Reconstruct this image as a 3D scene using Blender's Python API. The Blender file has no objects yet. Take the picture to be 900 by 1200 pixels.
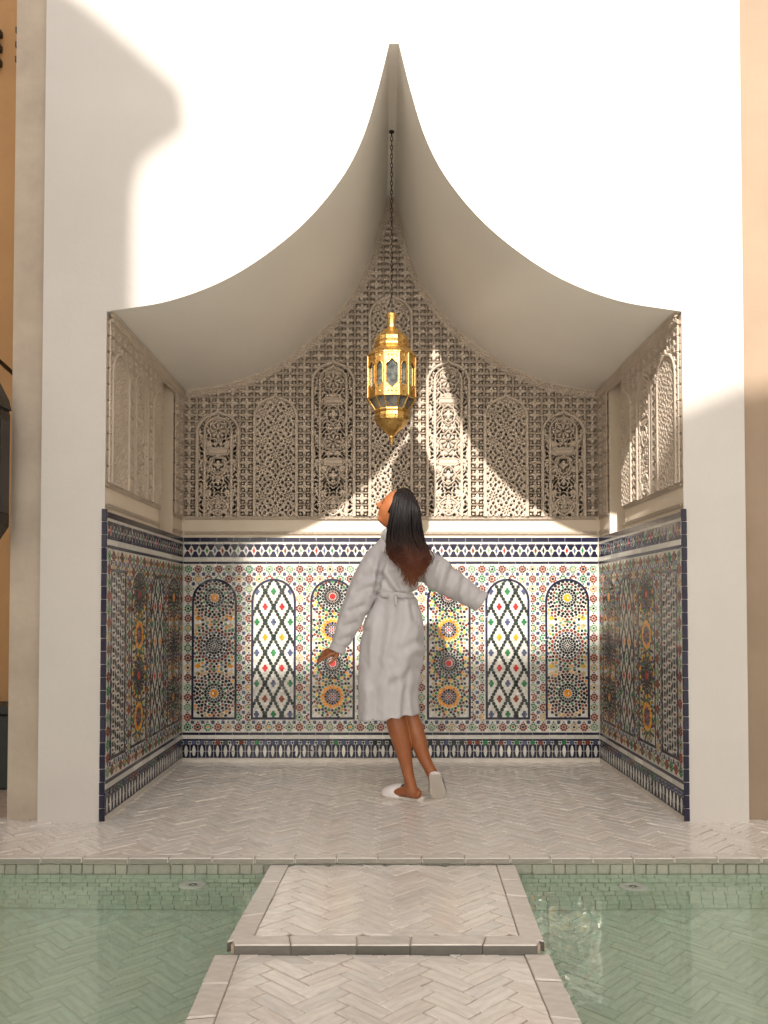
import bpy, bmesh, math, random
import numpy as np
from mathutils import Vector, Matrix

random.seed(7)
RNG = np.random.default_rng(7)
PI = math.pi
scene = bpy.context.scene
COL = scene.collection

# ------------------------------------------------------------------ camera
H_EYE = 1.04
F_PX = 1000.0                      # focal length in pixels of the 900 wide photograph
PITCH = math.radians(1.64)
CX, CY = 447.5, 710.0 - F_PX * math.tan(PITCH)
cam_data = bpy.data.cameras.new("camera")
cam = bpy.data.objects.new("camera", cam_data)
COL.objects.link(cam)
cam.location = (0.0, 0.0, H_EYE)
cam.rotation_euler = (PI / 2 + PITCH, 0.0, 0.0)
cam_data.sensor_fit = 'HORIZONTAL'
cam_data.sensor_width = 36.0
cam_data.lens = 36.0 * F_PX / 900.0
cam_data.shift_x = (450.0 - CX) / 900.0
cam_data.shift_y = (CY - 600.0) / 900.0
cam_data.clip_start = 0.05
cam_data.clip_end = 500.0
scene.camera = cam

# ------------------------------------------------------------------ sun, sky, exposure
SUN_DIR = Vector((0.317, 1.62, -1.07)).normalized()      # the way the light travels
SUN_ELEV = math.asin(-SUN_DIR.z)
sun_data = bpy.data.lights.new("sun", 'SUN')
sun_data.energy = 2.8
sun_data.angle = math.radians(0.9)
sun_data.color = (1.0, 0.94, 0.86)
sun = bpy.data.objects.new("sun", sun_data)
sun.rotation_euler = SUN_DIR.to_track_quat('-Z', 'Y').to_euler()
sun.location = (-3, -12, 10)
COL.objects.link(sun)

world = bpy.data.worlds.new("World")
scene.world = world
world.use_nodes = True
wn = world.node_tree
wn.nodes.clear()
w_out = wn.nodes.new('ShaderNodeOutputWorld')
w_bg = wn.nodes.new('ShaderNodeBackground')
w_sky = wn.nodes.new('ShaderNodeTexSky')
w_sky.sky_type = 'NISHITA'
w_sky.sun_disc = False
w_sky.sun_elevation = SUN_ELEV
w_sky.sun_rotation = math.atan2(-SUN_DIR.x, -SUN_DIR.y)
w_sky.air_density = 1.0
w_sky.dust_density = 3.0
w_sky.ozone_density = 0.6
w_hsv = wn.nodes.new('ShaderNodeHueSaturation')
w_hsv.inputs['Saturation'].default_value = 0.55
w_bg.inputs['Strength'].default_value = 0.095
wn.links.new(w_sky.outputs[0], w_hsv.inputs['Color'])
wn.links.new(w_hsv.outputs[0], w_bg.inputs['Color'])
wn.links.new(w_bg.outputs[0], w_out.inputs['Surface'])

scene.view_settings.view_transform = 'Standard'
scene.view_settings.look = 'None'
scene.view_settings.gamma = 1.0
scene.view_settings.exposure = 1.48
scene.view_settings.use_curve_mapping = False
scene.cycles.use_denoising = True
scene.cycles.max_bounces = 12
scene.cycles.diffuse_bounces = 6
scene.cycles.glossy_bounces = 5
scene.cycles.transmission_bounces = 8
scene.cycles.transparent_max_bounces = 8
scene.cycles.sample_clamp_indirect = 12.0


def at(px, py, Y):
    """Point on the depth plane Y that the photograph shows at pixel (px, py)."""
    u = (px - CX) / F_PX
    v = -(py - CY) / F_PX
    dy = math.cos(PITCH) - v * math.sin(PITCH)
    dz = math.sin(PITCH) + v * math.cos(PITCH)
    t = Y / dy
    return Vector((u * t, Y, H_EYE + dz * t))


# ------------------------------------------------------------------ object helpers
def tag(o, label=None, cat=None, group=None, kind=None):
    if label: o['label'] = label
    if cat: o['category'] = cat
    if group: o['group'] = group
    if cat and not kind: kind = 'thing'
    if kind: o['kind'] = kind
    return o


def empty(name, loc=(0, 0, 0), label=None, cat=None, group=None, kind=None, parent=None):
    o = bpy.data.objects.new(name, None)
    COL.objects.link(o)
    o.location = loc
    o.empty_display_size = 0.1
    if parent: o.parent = parent
    return tag(o, label, cat, group, kind)


def link(name, me, mat=None, parent=None, kind=None, loc=None, rot=None):
    o = bpy.data.objects.new(name, me)
    COL.objects.link(o)
    if mat is not None and len(me.materials) == 0:
        me.materials.append(mat)
    if parent:
        o.parent = parent
    if loc is not None: o.location = loc
    if rot is not None: o.rotation_euler = rot
    if kind: o['kind'] = kind
    return o


def mesh(name, verts, faces, smooth=False):
    me = bpy.data.meshes.new(name)
    me.from_pydata([tuple(v) for v in verts], [], [tuple(f) for f in faces])
    me.update()
    if smooth:
        me.polygons.foreach_set('use_smooth', [True] * len(me.polygons))
    return me


def quad_mesh(name, V, Q, smooth=False, mat_index=None):
    """Fast mesh of quads from numpy arrays."""
    me = bpy.data.meshes.new(name)
    V = np.asarray(V, dtype=np.float32); Q = np.asarray(Q, dtype=np.int32)
    me.vertices.add(len(V)); me.vertices.foreach_set('co', V.ravel())
    me.loops.add(Q.size); me.loops.foreach_set('vertex_index', Q.ravel())
    me.polygons.add(len(Q))
    me.polygons.foreach_set('loop_start', np.arange(0, Q.size, 4, dtype=np.int32))
    me.polygons.foreach_set('loop_total', np.full(len(Q), 4, dtype=np.int32))
    if smooth:
        me.polygons.foreach_set('use_smooth', np.ones(len(Q), dtype=bool))
    me.update(calc_edges=True)
    me.validate()
    return me


class MB:
    """Collects boxes, tubes and lathes into one mesh."""
    def __init__(s): s.v, s.f = [], []

    def add(s, verts, faces):
        b = len(s.v)
        s.v += [tuple(v) for v in verts]
        s.f += [tuple(i + b for i in f) for f in faces]
        return s

    def box(s, lo, hi):
        x0, y0, z0 = lo; x1, y1, z1 = hi
        return s.add([(x0, y0, z0), (x1, y0, z0), (x1, y1, z0), (x0, y1, z0), (x0, y0, z1), (x1, y0, z1), (x1, y1, z1), (x0, y1, z1)],
                     [(0, 3, 2, 1), (4, 5, 6, 7), (0, 1, 5, 4), (1, 2, 6, 5), (2, 3, 7, 6), (3, 0, 4, 7)])

    def cbox(s, lo, hi, b=0.003):
        """box with all edges chamfered"""
        bm = bmesh.new()
        bmesh.ops.create_cube(bm, size=1.0)
        for v in bm.verts:
            v.co = Vector(((lo[i] + hi[i]) / 2 + v.co[i] * (hi[i] - lo[i]) for i in range(3)))
        bmesh.ops.bevel(bm, geom=list(bm.edges), offset=b, segments=1, affect='EDGES')
        bm.verts.index_update()
        s.add([v.co for v in bm.verts], [[v.index for v in f.verts] for f in bm.faces])
        bm.free()
        return s

    def rings(s, rings, cap0=True, cap1=True, closed=True):
        n = len(rings[0]); b = len(s.v)
        for r in rings: s.v += [tuple(p) for p in r]
        for i in range(len(rings) - 1):
            for j in range(n if closed else n - 1):
                k = (j + 1) % n
                s.f.append((b + i * n + j, b + i * n + k, b + (i + 1) * n + k, b + (i + 1) * n + j))
        if cap0: s.f.append(tuple(b + j for j in range(n))[::-1])
        if cap1: s.f.append(tuple(b + (len(rings) - 1) * n + j for j in range(n)))
        return s

    def lathe(s, prof, n=24, origin=(0, 0, 0), ang=None):
        angs = ang or [2 * PI * j / n for j in range(n)]
        return s.rings([[(origin[0] + r * math.cos(a), origin[1] + r * math.sin(a), origin[2] + z) for a in angs] for r, z in prof])

    def tube(s, pts, rad, n=8, cap=True):
        pts = [Vector(p) for p in pts]
        if not isinstance(rad, (list, tuple)): rad = [rad] * len(pts)
        rr = []
        prev = None
        for i, p in enumerate(pts):
            t = (pts[min(i + 1, len(pts) - 1)] - pts[max(i - 1, 0)]).normalized()
            if prev is None:
                a = Vector((0, 1, 0)) if abs(t.y) < 0.8 else Vector((1, 0, 0))
                u = t.cross(a).normalized()
            else:
                u = (prev - t * prev.dot(t)).normalized()
            prev = u
            w = t.cross(u)
            rr.append([p + (u * math.cos(2 * PI * j / n) + w * math.sin(2 * PI * j / n)) * rad[i] for j in range(n)])
        return s.rings(rr, cap, cap)

    def mesh(s, name, smooth=False): return mesh(name, s.v, s.f, smooth)

    def build(s, name, mat, parent=None, kind=None, smooth=False):
        return link(name, s.mesh(name, smooth), mat, parent, kind)


def smooth_by_angle(me, deg=35):
    bm = bmesh.new(); bm.from_mesh(me)
    bmesh.ops.recalc_face_normals(bm, faces=bm.faces)
    for f in bm.faces: f.smooth = True
    for e in bm.edges:
        if len(e.link_faces) == 2 and e.calc_face_angle(0) > math.radians(deg): e.smooth = False
    bm.to_mesh(me); bm.free()


# ------------------------------------------------------------------ materials
def new_mat(name):
    m = bpy.data.materials.new(name); m.use_nodes = True
    nt = m.node_tree
    return m, nt, nt.nodes['Principled BSDF']


def ramp(nt, src, stops):
    r = nt.nodes.new('ShaderNodeValToRGB')
    el = r.color_ramp.elements
    while len(el) < len(stops): el.new(0.5)
    for e, (p, c) in zip(el, stops):
        e.position = p; e.color = (*c, 1)
    nt.links.new(src, r.inputs[0])
    return r.outputs[0]


def noise(nt, scale, detail=4, rough=0.55, coord='Object', vec_scale=None):
    tc = nt.nodes.new('ShaderNodeTexCoord')
    n = nt.nodes.new('ShaderNodeTexNoise')
    n.inputs['Scale'].default_value = scale
    n.inputs['Detail'].default_value = detail
    n.inputs['Roughness'].default_value = rough
    if vec_scale:
        mp = nt.nodes.new('ShaderNodeMapping'); mp.inputs['Scale'].default_value = vec_scale
        nt.links.new(tc.outputs[coord], mp.inputs[0]); nt.links.new(mp.outputs[0], n.inputs['Vector'])
    else:
        nt.links.new(tc.outputs[coord], n.inputs['Vector'])
    return n.outputs['Fac']


def bump(nt, bsdf, src, strength=0.3, dist=0.01):
    b = nt.nodes.new('ShaderNodeBump')
    b.inputs['Strength'].default_value = strength
    b.inputs['Distance'].default_value = dist
    nt.links.new(src, b.inputs['Height'])
    nt.links.new(b.outputs[0], bsdf.inputs['Normal'])
    return b


def plaster(name, c0, c1, scale=3.0, rough=0.8, bstr=0.15, fine=60):
    m, nt, b = new_mat(name)
    f = noise(nt, scale, 6, 0.6)
    nt.links.new(ramp(nt, f, [(0.3, c0), (0.7, c1)]), b.inputs['Base Color'])
    b.inputs['Roughness'].default_value = rough
    bump(nt, b, noise(nt, fine, 5, 0.6), bstr, 0.004)
    return m


M = {}
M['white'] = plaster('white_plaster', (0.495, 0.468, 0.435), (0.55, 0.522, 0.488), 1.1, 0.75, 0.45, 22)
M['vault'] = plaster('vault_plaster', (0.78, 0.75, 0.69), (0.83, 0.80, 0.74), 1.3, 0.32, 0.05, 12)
M['stucco'] = plaster('carved_stucco', (0.46, 0.385, 0.31), (0.56, 0.475, 0.385), 5.0, 0.85, 0.25, 120)
M['cream'] = plaster('cream_plaster', (0.60, 0.52, 0.41), (0.67, 0.59, 0.48), 3.0, 0.7, 0.1, 60)
M['beige'] = plaster('beige_plaster', (0.36, 0.30, 0.235), (0.46, 0.39, 0.31), 4.0, 0.85, 0.4, 25)
M['peach'] = plaster('peach_plaster', (0.25, 0.185, 0.128), (0.31, 0.23, 0.16), 2.0, 0.85, 0.3, 30)
M['ochre'] = plaster('ochre_plaster', (0.38, 0.21, 0.085), (0.45, 0.255, 0.105), 2.0, 0.85, 0.3, 30)
M['warm'] = plaster('courtyard_plaster', (0.70, 0.65, 0.58), (0.78, 0.72, 0.65), 1.0, 0.9, 0.2, 20)
M['patio'] = plaster('pale_paving', (0.68, 0.655, 0.62), (0.76, 0.735, 0.70), 3, 0.7, 0.2, 40)
M['grout'] = plaster('brown_mortar', (0.34, 0.26, 0.195), (0.44, 0.35, 0.27), 20, 0.9, 0.3, 150)
M['poolgrout'] = plaster('pool_mortar', (0.57, 0.67, 0.55), (0.63, 0.73, 0.60), 20, 0.9, 0.3, 150)


def tile_mat(name, cols, rough=0.2, island=False, streak=(30, 30, 30), spec=0.5, bstr=0.12):
    """glazed tile or stone whose colour differs from piece to piece"""
    m, nt, b = new_mat(name)
    if island:
        src = nt.nodes.new('ShaderNodeNewGeometry').outputs['Random Per Island']
    else:
        src = nt.nodes.new('ShaderNodeObjectInfo').outputs['Random']
    base = ramp(nt, src, [(i / (len(cols) - 1), c) for i, c in enumerate(cols)])
    f = noise(nt, 1.0, 5, 0.65, vec_scale=streak)
    mx = nt.nodes.new('ShaderNodeMix'); mx.data_type = 'RGBA'; mx.blend_type = 'MULTIPLY'
    mx.inputs[0].default_value = 1.0
    nt.links.new(base, mx.inputs[6])
    nt.links.new(ramp(nt, f, [(0.25, (0.74, 0.72, 0.69)), (0.6, (1, 1, 1))]), mx.inputs[7])
    nt.links.new(mx.outputs[2], b.inputs['Base Color'])
    mr = nt.nodes.new('ShaderNodeMapRange')
    mr.inputs['To Min'].default_value = rough * 0.6; mr.inputs['To Max'].default_value = rough * 1.6
    nt.links.new(f, mr.inputs[0]); nt.links.new(mr.outputs[0], b.inputs['Roughness'])
    b.inputs['Specular IOR Level'].default_value = spec
    bump(nt, b, noise(nt, 28, 4, 0.6), bstr, 0.004)
    return m


BR = [(0.67, 0.62, 0.56), (0.76, 0.72, 0.66), (0.70, 0.64, 0.575), (0.79, 0.745, 0.69), (0.66, 0.63, 0.585), (0.76, 0.70, 0.63)]
M['brick'] = tile_mat('glazed_brick', BR, 0.13, False, (9, 40, 30), bstr=0.06)
M['brick_i'] = tile_mat('glazed_brick_field', BR, 0.115, True, (20, 20, 30), bstr=0.05)
M['stone'] = tile_mat('coping_stone', [(0.60, 0.56, 0.505), (0.67, 0.625, 0.57), (0.63, 0.585, 0.53), (0.69, 0.64, 0.58)], 0.3, False, (12, 30, 30))
PB = [(0.68, 0.80, 0.67), (0.71, 0.83, 0.70), (0.66, 0.77, 0.65), (0.74, 0.85, 0.72), (0.70, 0.80, 0.66)]
M['poolbrick'] = tile_mat('pool_brick', PB, 0.5, False, (9, 40, 30))
M['poolbrick_i'] = tile_mat('pool_brick_field', PB, 0.5, True, (20, 20, 30))
M['pooltile'] = tile_mat('pool_edge_tile', [(0.28, 0.29, 0.24), (0.36, 0.36, 0.30), (0.31, 0.33, 0.27)], 0.35, False, (30, 30, 30))
M['sideshade'] = tile_mat('shade_toned_stone', [(0.10, 0.095, 0.08), (0.15, 0.14, 0.12), (0.12, 0.115, 0.10)], 0.5, False, (20, 20, 60))  # upright faces of the slab borders, their shade put into the colour
M['copface'] = tile_mat('shade_toned_coping', [(0.24, 0.235, 0.20), (0.30, 0.28, 0.24), (0.27, 0.26, 0.22)], 0.45, False, (20, 20, 60))  # coping fronts, made darker to carry their shade in the colour
M['navytile'] = tile_mat('navy_tile', [(0.010, 0.011, 0.028), (0.022, 0.02, 0.045), (0.014, 0.014, 0.03)], 0.14, False, (40, 40, 40), spec=0.25)

# mosaic: the colour of each piece sits in a colour attribute
m, nt, b = new_mat('zellige_glaze')
ca = nt.nodes.new('ShaderNodeVertexColor'); ca.layer_name = 'Col'
mx = nt.nodes.new('ShaderNodeMix'); mx.data_type = 'RGBA'; mx.blend_type = 'MULTIPLY'; mx.inputs[0].default_value = 1
nt.links.new(ca.outputs[0], mx.inputs[6])
nt.links.new(ramp(nt, noise(nt, 70, 3), [(0.3, (0.8, 0.8, 0.8)), (0.6, (1, 1, 1))]), mx.inputs[7])
nt.links.new(mx.outputs[2], b.inputs['Base Color'])
b.inputs['Roughness'].default_value = 0.16
b.inputs['Specular IOR Level'].default_value = 0.3
bump(nt, b, noise(nt, 45, 3), 0.12, 0.004)
M['zellige'] = m

# white glazed ground between the coloured pieces, with fine cut joints
m, nt, b = new_mat('white_zellige_ground')
tc = nt.nodes.new('ShaderNodeTexCoord')
vo = nt.nodes.new('ShaderNodeTexVoronoi'); vo.inputs['Scale'].default_value = 75
nt.links.new(tc.outputs['Object'], vo.inputs['Vector'])
nt.links.new(ramp(nt, vo.outputs['Color'], [(0.0, (0.47, 0.45, 0.40)), (1.0, (0.62, 0.60, 0.55))]), b.inputs['Base Color'])
b.inputs['Roughness'].default_value = 0.26
sb = nt.nodes.new('ShaderNodeVectorMath'); sb.operation = 'SUBTRACT'; sb.inputs[1].default_value = (0.5, 0.5, 0.5)
sc_ = nt.nodes.new('ShaderNodeVectorMath'); sc_.operation = 'SCALE'; sc_.inputs['Scale'].default_value = 0.46
ad = nt.nodes.new('ShaderNodeVectorMath'); ad.operation = 'ADD'
nz = nt.nodes.new('ShaderNodeVectorMath'); nz.operation = 'NORMALIZE'
ge = nt.nodes.new('ShaderNodeNewGeometry')
nt.links.new(vo.outputs['Color'], sb.inputs[0]); nt.links.new(sb.outputs[0], sc_.inputs[0]); nt.links.new(ge.outputs['Normal'], ad.inputs[0])
nt.links.new(sc_.outputs[0], ad.inputs[1]); nt.links.new(ad.outputs[0], nz.inputs[0]); nt.links.new(nz.outputs[0], b.inputs['Normal'])
M['zwhite'] = m

m, nt, b = new_mat('brass')
b.inputs['Metallic'].default_value = 1.0
vp = nt.nodes.new('ShaderNodeTexVoronoi'); vp.inputs['Scale'].default_value = 62; vp.inputs['Randomness'].default_value = 0.55
nt.links.new(nt.nodes.new('ShaderNodeTexCoord').outputs['Object'], vp.inputs['Vector'])
pm_ = nt.nodes.new('ShaderNodeMix'); pm_.data_type = 'RGBA'; pm_.blend_type = 'MULTIPLY'; pm_.inputs[0].default_value = 1.0
nt.links.new(ramp(nt, noise(nt, 22, 5), [(0.3, (0.46, 0.26, 0.07)), (0.7, (0.74, 0.47, 0.16))]), pm_.inputs[6])
nt.links.new(ramp(nt, vp.outputs['Distance'], [(0.20, (0.16, 0.14, 0.12)), (0.30, (1, 1, 1))]), pm_.inputs[7])
nt.links.new(pm_.outputs[2], b.inputs['Base Color'])
nt.links.new(ramp(nt, noise(nt, 40, 4), [(0.3, (0.36, 0.36, 0.36)), (0.7, (0.52, 0.52, 0.52))]), b.inputs['Roughness'])
bump(nt, b, noise(nt, 140, 3), 0.35, 0.003)
M['brass'] = m
m, nt, b = new_mat('dark_iron')
b.inputs['Metallic'].default_value = 0.6; b.inputs['Roughness'].default_value = 0.5
nt.links.new(ramp(nt, noise(nt, 60, 3), [(0.3, (0.03, 0.025, 0.02)), (0.7, (0.07, 0.055, 0.04))]), b.inputs['Base Color'])
M['iron'] = m
m, nt, b = new_mat('lantern_glass')
b.inputs['Transmission Weight'].default_value = 0.85
b.inputs['Roughness'].default_value = 0.18
nt.links.new(ramp(nt, noise(nt, 30, 3), [(0.35, (0.12, 0.15, 0.15)), (0.65, (0.55, 0.58, 0.54))]), b.inputs['Base Color'])
M['lglass'] = m
m, nt, b = new_mat('pool_water')
nt.nodes.remove(b)
gl = nt.nodes.new('ShaderNodeBsdfGlass'); gl.inputs['IOR'].default_value = 1.33; gl.inputs['Roughness'].default_value = 0.0
gl.inputs['Color'].default_value = (0.97, 1.0, 0.975, 1)
nn = noise(nt, 1.0, 3, 0.5, vec_scale=(9, 5, 5))
bp = nt.nodes.new('ShaderNodeBump'); bp.inputs['Strength'].default_value = 0.17; bp.inputs['Distance'].default_value = 0.006
nt.links.new(nn, bp.inputs['Height']); nt.links.new(bp.outputs[0], gl.inputs['Normal'])
nt.links.new(gl.outputs[0], nt.nodes['Material Output'].inputs['Surface'])
M['water'] = m
M['blackglass'] = plaster('smoked_glass', (0.008, 0.008, 0.008), (0.014, 0.013, 0.012), 8, 0.15, 0.05, 40)
M['inlet'] = plaster('white_plastic', (0.66, 0.68, 0.62), (0.72, 0.74, 0.68), 10, 0.4, 0.05, 60)
M['darkgreen'] = plaster('dark_green_paint', (0.014, 0.018, 0.016), (0.022, 0.028, 0.024), 4, 0.5, 0.2, 30)

# ------------------------------------------------------------------ main measures (metres)
YF, YB = 4.13, 5.72                # front face and back wall of the niche
XL, XR = -1.345, 1.465             # side walls
XC = (XL + XR) / 2
Y_SLOT0, Y_SLOT1 = 5.13, 5.47      # upright slots in the side walls
Z_DADO = 1.50
Z_TOP = 5.3
Y_EDGE = 3.545                     # edge of the terrace above the pool
Z_WATER = -0.064


def catmull(P, n=8):
    P = [np.array(p, float) for p in P]
    P = [2 * P[0] - P[1]] + P + [2 * P[-1] - P[-2]]
    out = []
    for i in range(1, len(P) - 2):
        for k in range(n):
            t = k / n
            out.append(0.5 * ((2 * P[i]) + (-P[i - 1] + P[i + 1]) * t + (2 * P[i - 1] - 5 * P[i] + 4 * P[i + 1] - P[i + 2]) * t * t
                              + (-P[i - 1] + 3 * P[i] - 3 * P[i + 1] + P[i + 2]) * t ** 3))
    out.append(P[-2])
    return np.array(out)


half_px = [(333, 365), (262, 353), (200, 330), (148, 298), (100, 257), (61, 209), (37, 163), (20, 109), (5.5, 51)]
half = [(hw * (XR - XL) / 2 / 333.0, at(462, py, YF).z) for hw, py in half_px]
HALF = catmull(half, 8)                                   # half width, height
Z_EAVE = HALF[0, 1]
PROFILE = [(XC - h, z) for h, z in HALF] + [(XC + h, z) for h, z in HALF[::-1]]

# ------------------------------------------------------------------ the pavilion shell
pav = empty('niche_pavilion', (XC, YF, 0), 'white walled niche with an upswept pointed arch, carved plaster and mosaic tile inside', 'pavilion')
pav_inv = Matrix.Translation(Vector((-XC, -YF, 0)))


def part(o, parent):
    """Parent o (built in world coordinates) under parent without moving it."""
    o.parent = parent
    p = parent; off = Vector((0, 0, 0))
    while p is not None:
        off += p.location
        p = p.parent
    o.location = Vector(o.location) - off
    return o


XWL, XWR = -1.655, 1.765
mb = MB()
V = [(x, YF, z) for x, z in PROFILE] + [(x, YF, Z_TOP) for x, z in PROFILE]
n = len(PROFILE)
mb.add(V, [(i, i + 1, n + i + 1, n + i) for i in range(n - 1)])
for xa, xb in ((XWL, XL), (XR, XWR)):
    mb.add([(xa, YF, -0.01), (xb, YF, -0.01), (xb, YF, Z_EAVE), (xa, YF, Z_EAVE), (xb, YF, Z_TOP), (xa, YF, Z_TOP)], [(0, 1, 2, 3), (3, 2, 4, 5)])
for xa in (XWL, XWR):
    mb.add([(xa, YF, -0.01), (xa, YB + 0.3, -0.01), (xa, YB + 0.3, Z_TOP), (xa, YF, Z_TOP)], [(0, 1, 2, 3)])
mb.add([(XWL, YF, Z_TOP), (XWR, YF, Z_TOP), (XWR, YB + 0.3, Z_TOP), (XWL, YB + 0.3, Z_TOP)], [(0, 1, 2, 3)])
mb.add([(XWL, YB + 0.3, -0.01), (XWR, YB + 0.3, -0.01), (XWR, YB + 0.3, Z_TOP), (XWL, YB + 0.3, Z_TOP)], [(0, 1, 2, 3)])
front = part(mb.build('front_wall', M['white']), pav)

# vault: the swept ceiling, a curved sheet with a sharp ridge
NY = 14
ys = [YF + (YB + 0.02 - YF) * j / NY for j in range(NY + 1)]
mb = MB()
for side in (0, 1):
    pr = PROFILE[:n // 2] if side == 0 else PROFILE[n // 2:]
    k = len(pr)
    mb.add([(x, y, z) for y in ys for x, z in pr], [(j * k + i, j * k + i + 1, (j + 1) * k + i + 1, (j + 1) * k + i) for j in range(NY) for i in range(k - 1)])
zt = HALF[-1, 1]; hx = HALF[-1, 0]
mb.add([(XC - hx, YF, zt), (XC + hx, YF, zt), (XC + hx, YB, zt), (XC - hx, YB, zt)], [(0, 1, 2, 3)])
vault = part(mb.build('vault', M['vault'], smooth=True), pav)


# ------------------------------------------------------------------ walls of the niche
def side_x(s): return XL if s < 0 else XR


walls = {}
mb = MB().box((XL - 0.02, YB, -0.01), (XR + 0.02, YB + 0.2, HALF[-1, 1] + 0.1))
walls['back'] = part(mb.build('back_wall', M['cream']), pav)
for s, key in ((-1, 'left'), (1, 'right')):
    X = side_x(s); mb = MB()
    lo, hi = (X - 0.24, X) if s < 0 else (X, X + 0.24)
    zt_ = Z_EAVE - 0.002
    mb.box((lo, YF + 0.002, -0.01), (hi, Y_SLOT0, zt_))
    mb.box((lo, Y_SLOT1, -0.01), (hi, YB - 0.001, zt_))
    mb.box((lo, Y_SLOT0 + 0.001, -0.01), (hi, Y_SLOT1 - 0.001, Z_DADO - 0.002))
    bx = (X - 0.3, X - 0.241) if s < 0 else (X + 0.241, X + 0.3)
    mb.box((bx[0], Y_SLOT0 - 0.05, 1.2), (bx[1], Y_SLOT1 + 0.05, zt_ + 0.1))
    lo2, hi2 = (X - 0.24, X - 0.001) if s < 0 else (X + 0.001, X + 0.24)
    mb.box((lo2, Y_SLOT0 - 0.03, zt_ + 0.003), (hi2, Y_SLOT1 + 0.03, zt_ + 0.1))
    walls[key] = part(mb.build('side_wall', M['cream']), pav)

MAPS = {'back': lambda u, v, h: (u, YB - h, v),
        'left': lambda u, v, h: (XL + h, u, v),
        'right': lambda u, v, h: (XR - h, u, v)}


def wall_part(o, key): return part(o, walls[key])


# ------------------------------------------------------------------ carved plaster: relief as real height fields
def hf_mesh(name, U, Vv, Hh, mask, mapf):
    """grid U (nx), Vv (ny), heights Hh (ny,nx), quads kept where mask; mapf takes arrays"""
    ny, nx = Hh.shape
    uu, vv = np.meshgrid(U, Vv)
    X, Y, Z = mapf(uu, vv, Hh)
    X = np.broadcast_to(X, uu.shape); Y = np.broadcast_to(Y, uu.shape); Z = np.broadcast_to(Z, uu.shape)
    P = np.stack([X, Y, Z], -1).reshape(-1, 3)
    idx = np.arange(nx * ny).reshape(ny, nx)
    Q = np.stack([idx[:-1, :-1], idx[:-1, 1:], idx[1:, 1:], idx[1:, :-1]], -1)
    if mask is not None:
        keep = mask[:-1, :-1] & mask[:-1, 1:] & mask[1:, 1:] & mask[1:, :-1]
        Q = Q[keep]
    Q = Q.reshape(-1, 4)
    used = np.unique(Q)
    if len(used) == 0: return None
    rem = np.zeros(nx * ny, np.int64); rem[used] = np.arange(len(used))
    return quad_mesh(name, P[used], rem[Q])


def seg_dist(px, py, line):
    line = np.asarray(line, float)
    d = np.full(px.shape, 1e6)
    for (ax, ay), (bx, by) in zip(line[:-1], line[1:]):
        vx, vy = bx - ax, by - ay
        L = vx * vx + vy * vy + 1e-12
        t = np.clip(((px - ax) * vx + (py - ay) * vy) / L, 0, 1)
        d = np.minimum(d, np.hypot(px - ax - t * vx, py - ay - t * vy))
    return d


def blur(a, k=1):
    for _ in range(k):
        b = np.pad(a, 1, mode='edge')
        a = (b[1:-1, 1:-1] * 4 + b[:-2, 1:-1] + b[2:, 1:-1] + b[1:-1, :-2] + b[1:-1, 2:]) / 8
    return a


def arch_line(w, zb, zt, tip=True):
    """outline of a round arch with a small pointed tip, right half from the bottom up"""
    rise = 1.12 * w
    zs = zt - rise
    pts = [(w, zb), (w, zs)]
    for k in range(1, 15):
        a = PI / 2 * k / 15
        pts.append((w * math.cos(a), zs + 0.84 * rise * math.sin(a)))
    pts = [p for p in pts if not (tip and p[0] < 0.15 * w)]
    if tip: pts.append((0.10 * w, zs + 0.87 * rise))
    pts.append((0.0, zt if tip else zs + 0.84 * rise))
    return pts


def arch_inside(x, z, line):
    """x is |x|"""
    L = np.array(line)
    zz = L[:, 1]; ww = L[:, 0]
    hw = np.interp(z, zz, ww, left=0, right=-1)
    return (x <= hw) & (z >= zz[0])


RELIEF = {'back': 0.026, 'left': 0.024, 'right': 0.024}
BLOCK_D = {'back': 0.027, 'left': 0.022, 'right': 0.022}
B_W = (XR - XL) / 29.0             # carved block width: 7 panels of 3 blocks, 8 columns of 1
B_H = 0.0805
Z_CARVE = 1.640
PW = 1.5 * B_W                     # half width of an arch panel


def block_height(x, y):
    """x, y in -0.5..0.5 of one block: a four petalled flower in a leafy square"""
    r = np.hypot(x, y) + 1e-6; th = np.arctan2(y, x)
    fl = (r < 0.11 + 0.29 * np.abs(np.cos(2 * th)) ** 2.0) | (r < 0.15)
    ax, ay = np.abs(x), np.abs(y)
    edge = (np.maximum(ax, ay) > 0.455) & (np.maximum(ax, ay) < 0.49)
    corner = (0.5 - ax) + (0.5 - ay) < 0.17
    bud = np.hypot(ax - 0.27, ay - 0.27) < 0.075
    h = (fl | edge | corner).astype(float)
    h = np.where(bud & (h == 0), 0.15, h)
    return np.where(r < 0.05, 0.45, h)


def star_field(x, z, pitch):
    """interlaced star lattice: a raised ground cut through by rosettes of small pointed holes"""
    best = np.full(x.shape, 9.0); ang = np.zeros(x.shape)
    for j in range(-14, 15):
        for i in (-2, -1, 0, 1, 2):
            cx = (i + 0.5 * (j % 2)) * pitch * 1.16; cz = j * pitch * 0.62
            r = np.hypot(x - cx, z - cz)
            ang = np.where(r < best, np.arctan2(z - cz, x - cx), ang)
            best = np.minimum(best, r)
    hole = np.zeros(x.shape, bool)
    for n_, rk, a_, b_, off in ((1, 0.0, 0.0060, 0.05, 0.0), (8, 0.0235, 0.0115, 0.0062, 0.5), (8, 0.0475, 0.0135, 0.0125, 0.0), (16, 0.0710, 0.0120, 0.0095, 0.5), (16, 0.0930, 0.0120, 0.012, 0.0)):
        t = ang * n_ / (2 * PI) + off
        dt = (t - np.round(t)) * 2 * PI / n_
        hole |= np.abs(best - rk) / a_ + np.abs(best * dt) / b_ < 1.0
    return ~hole


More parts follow.
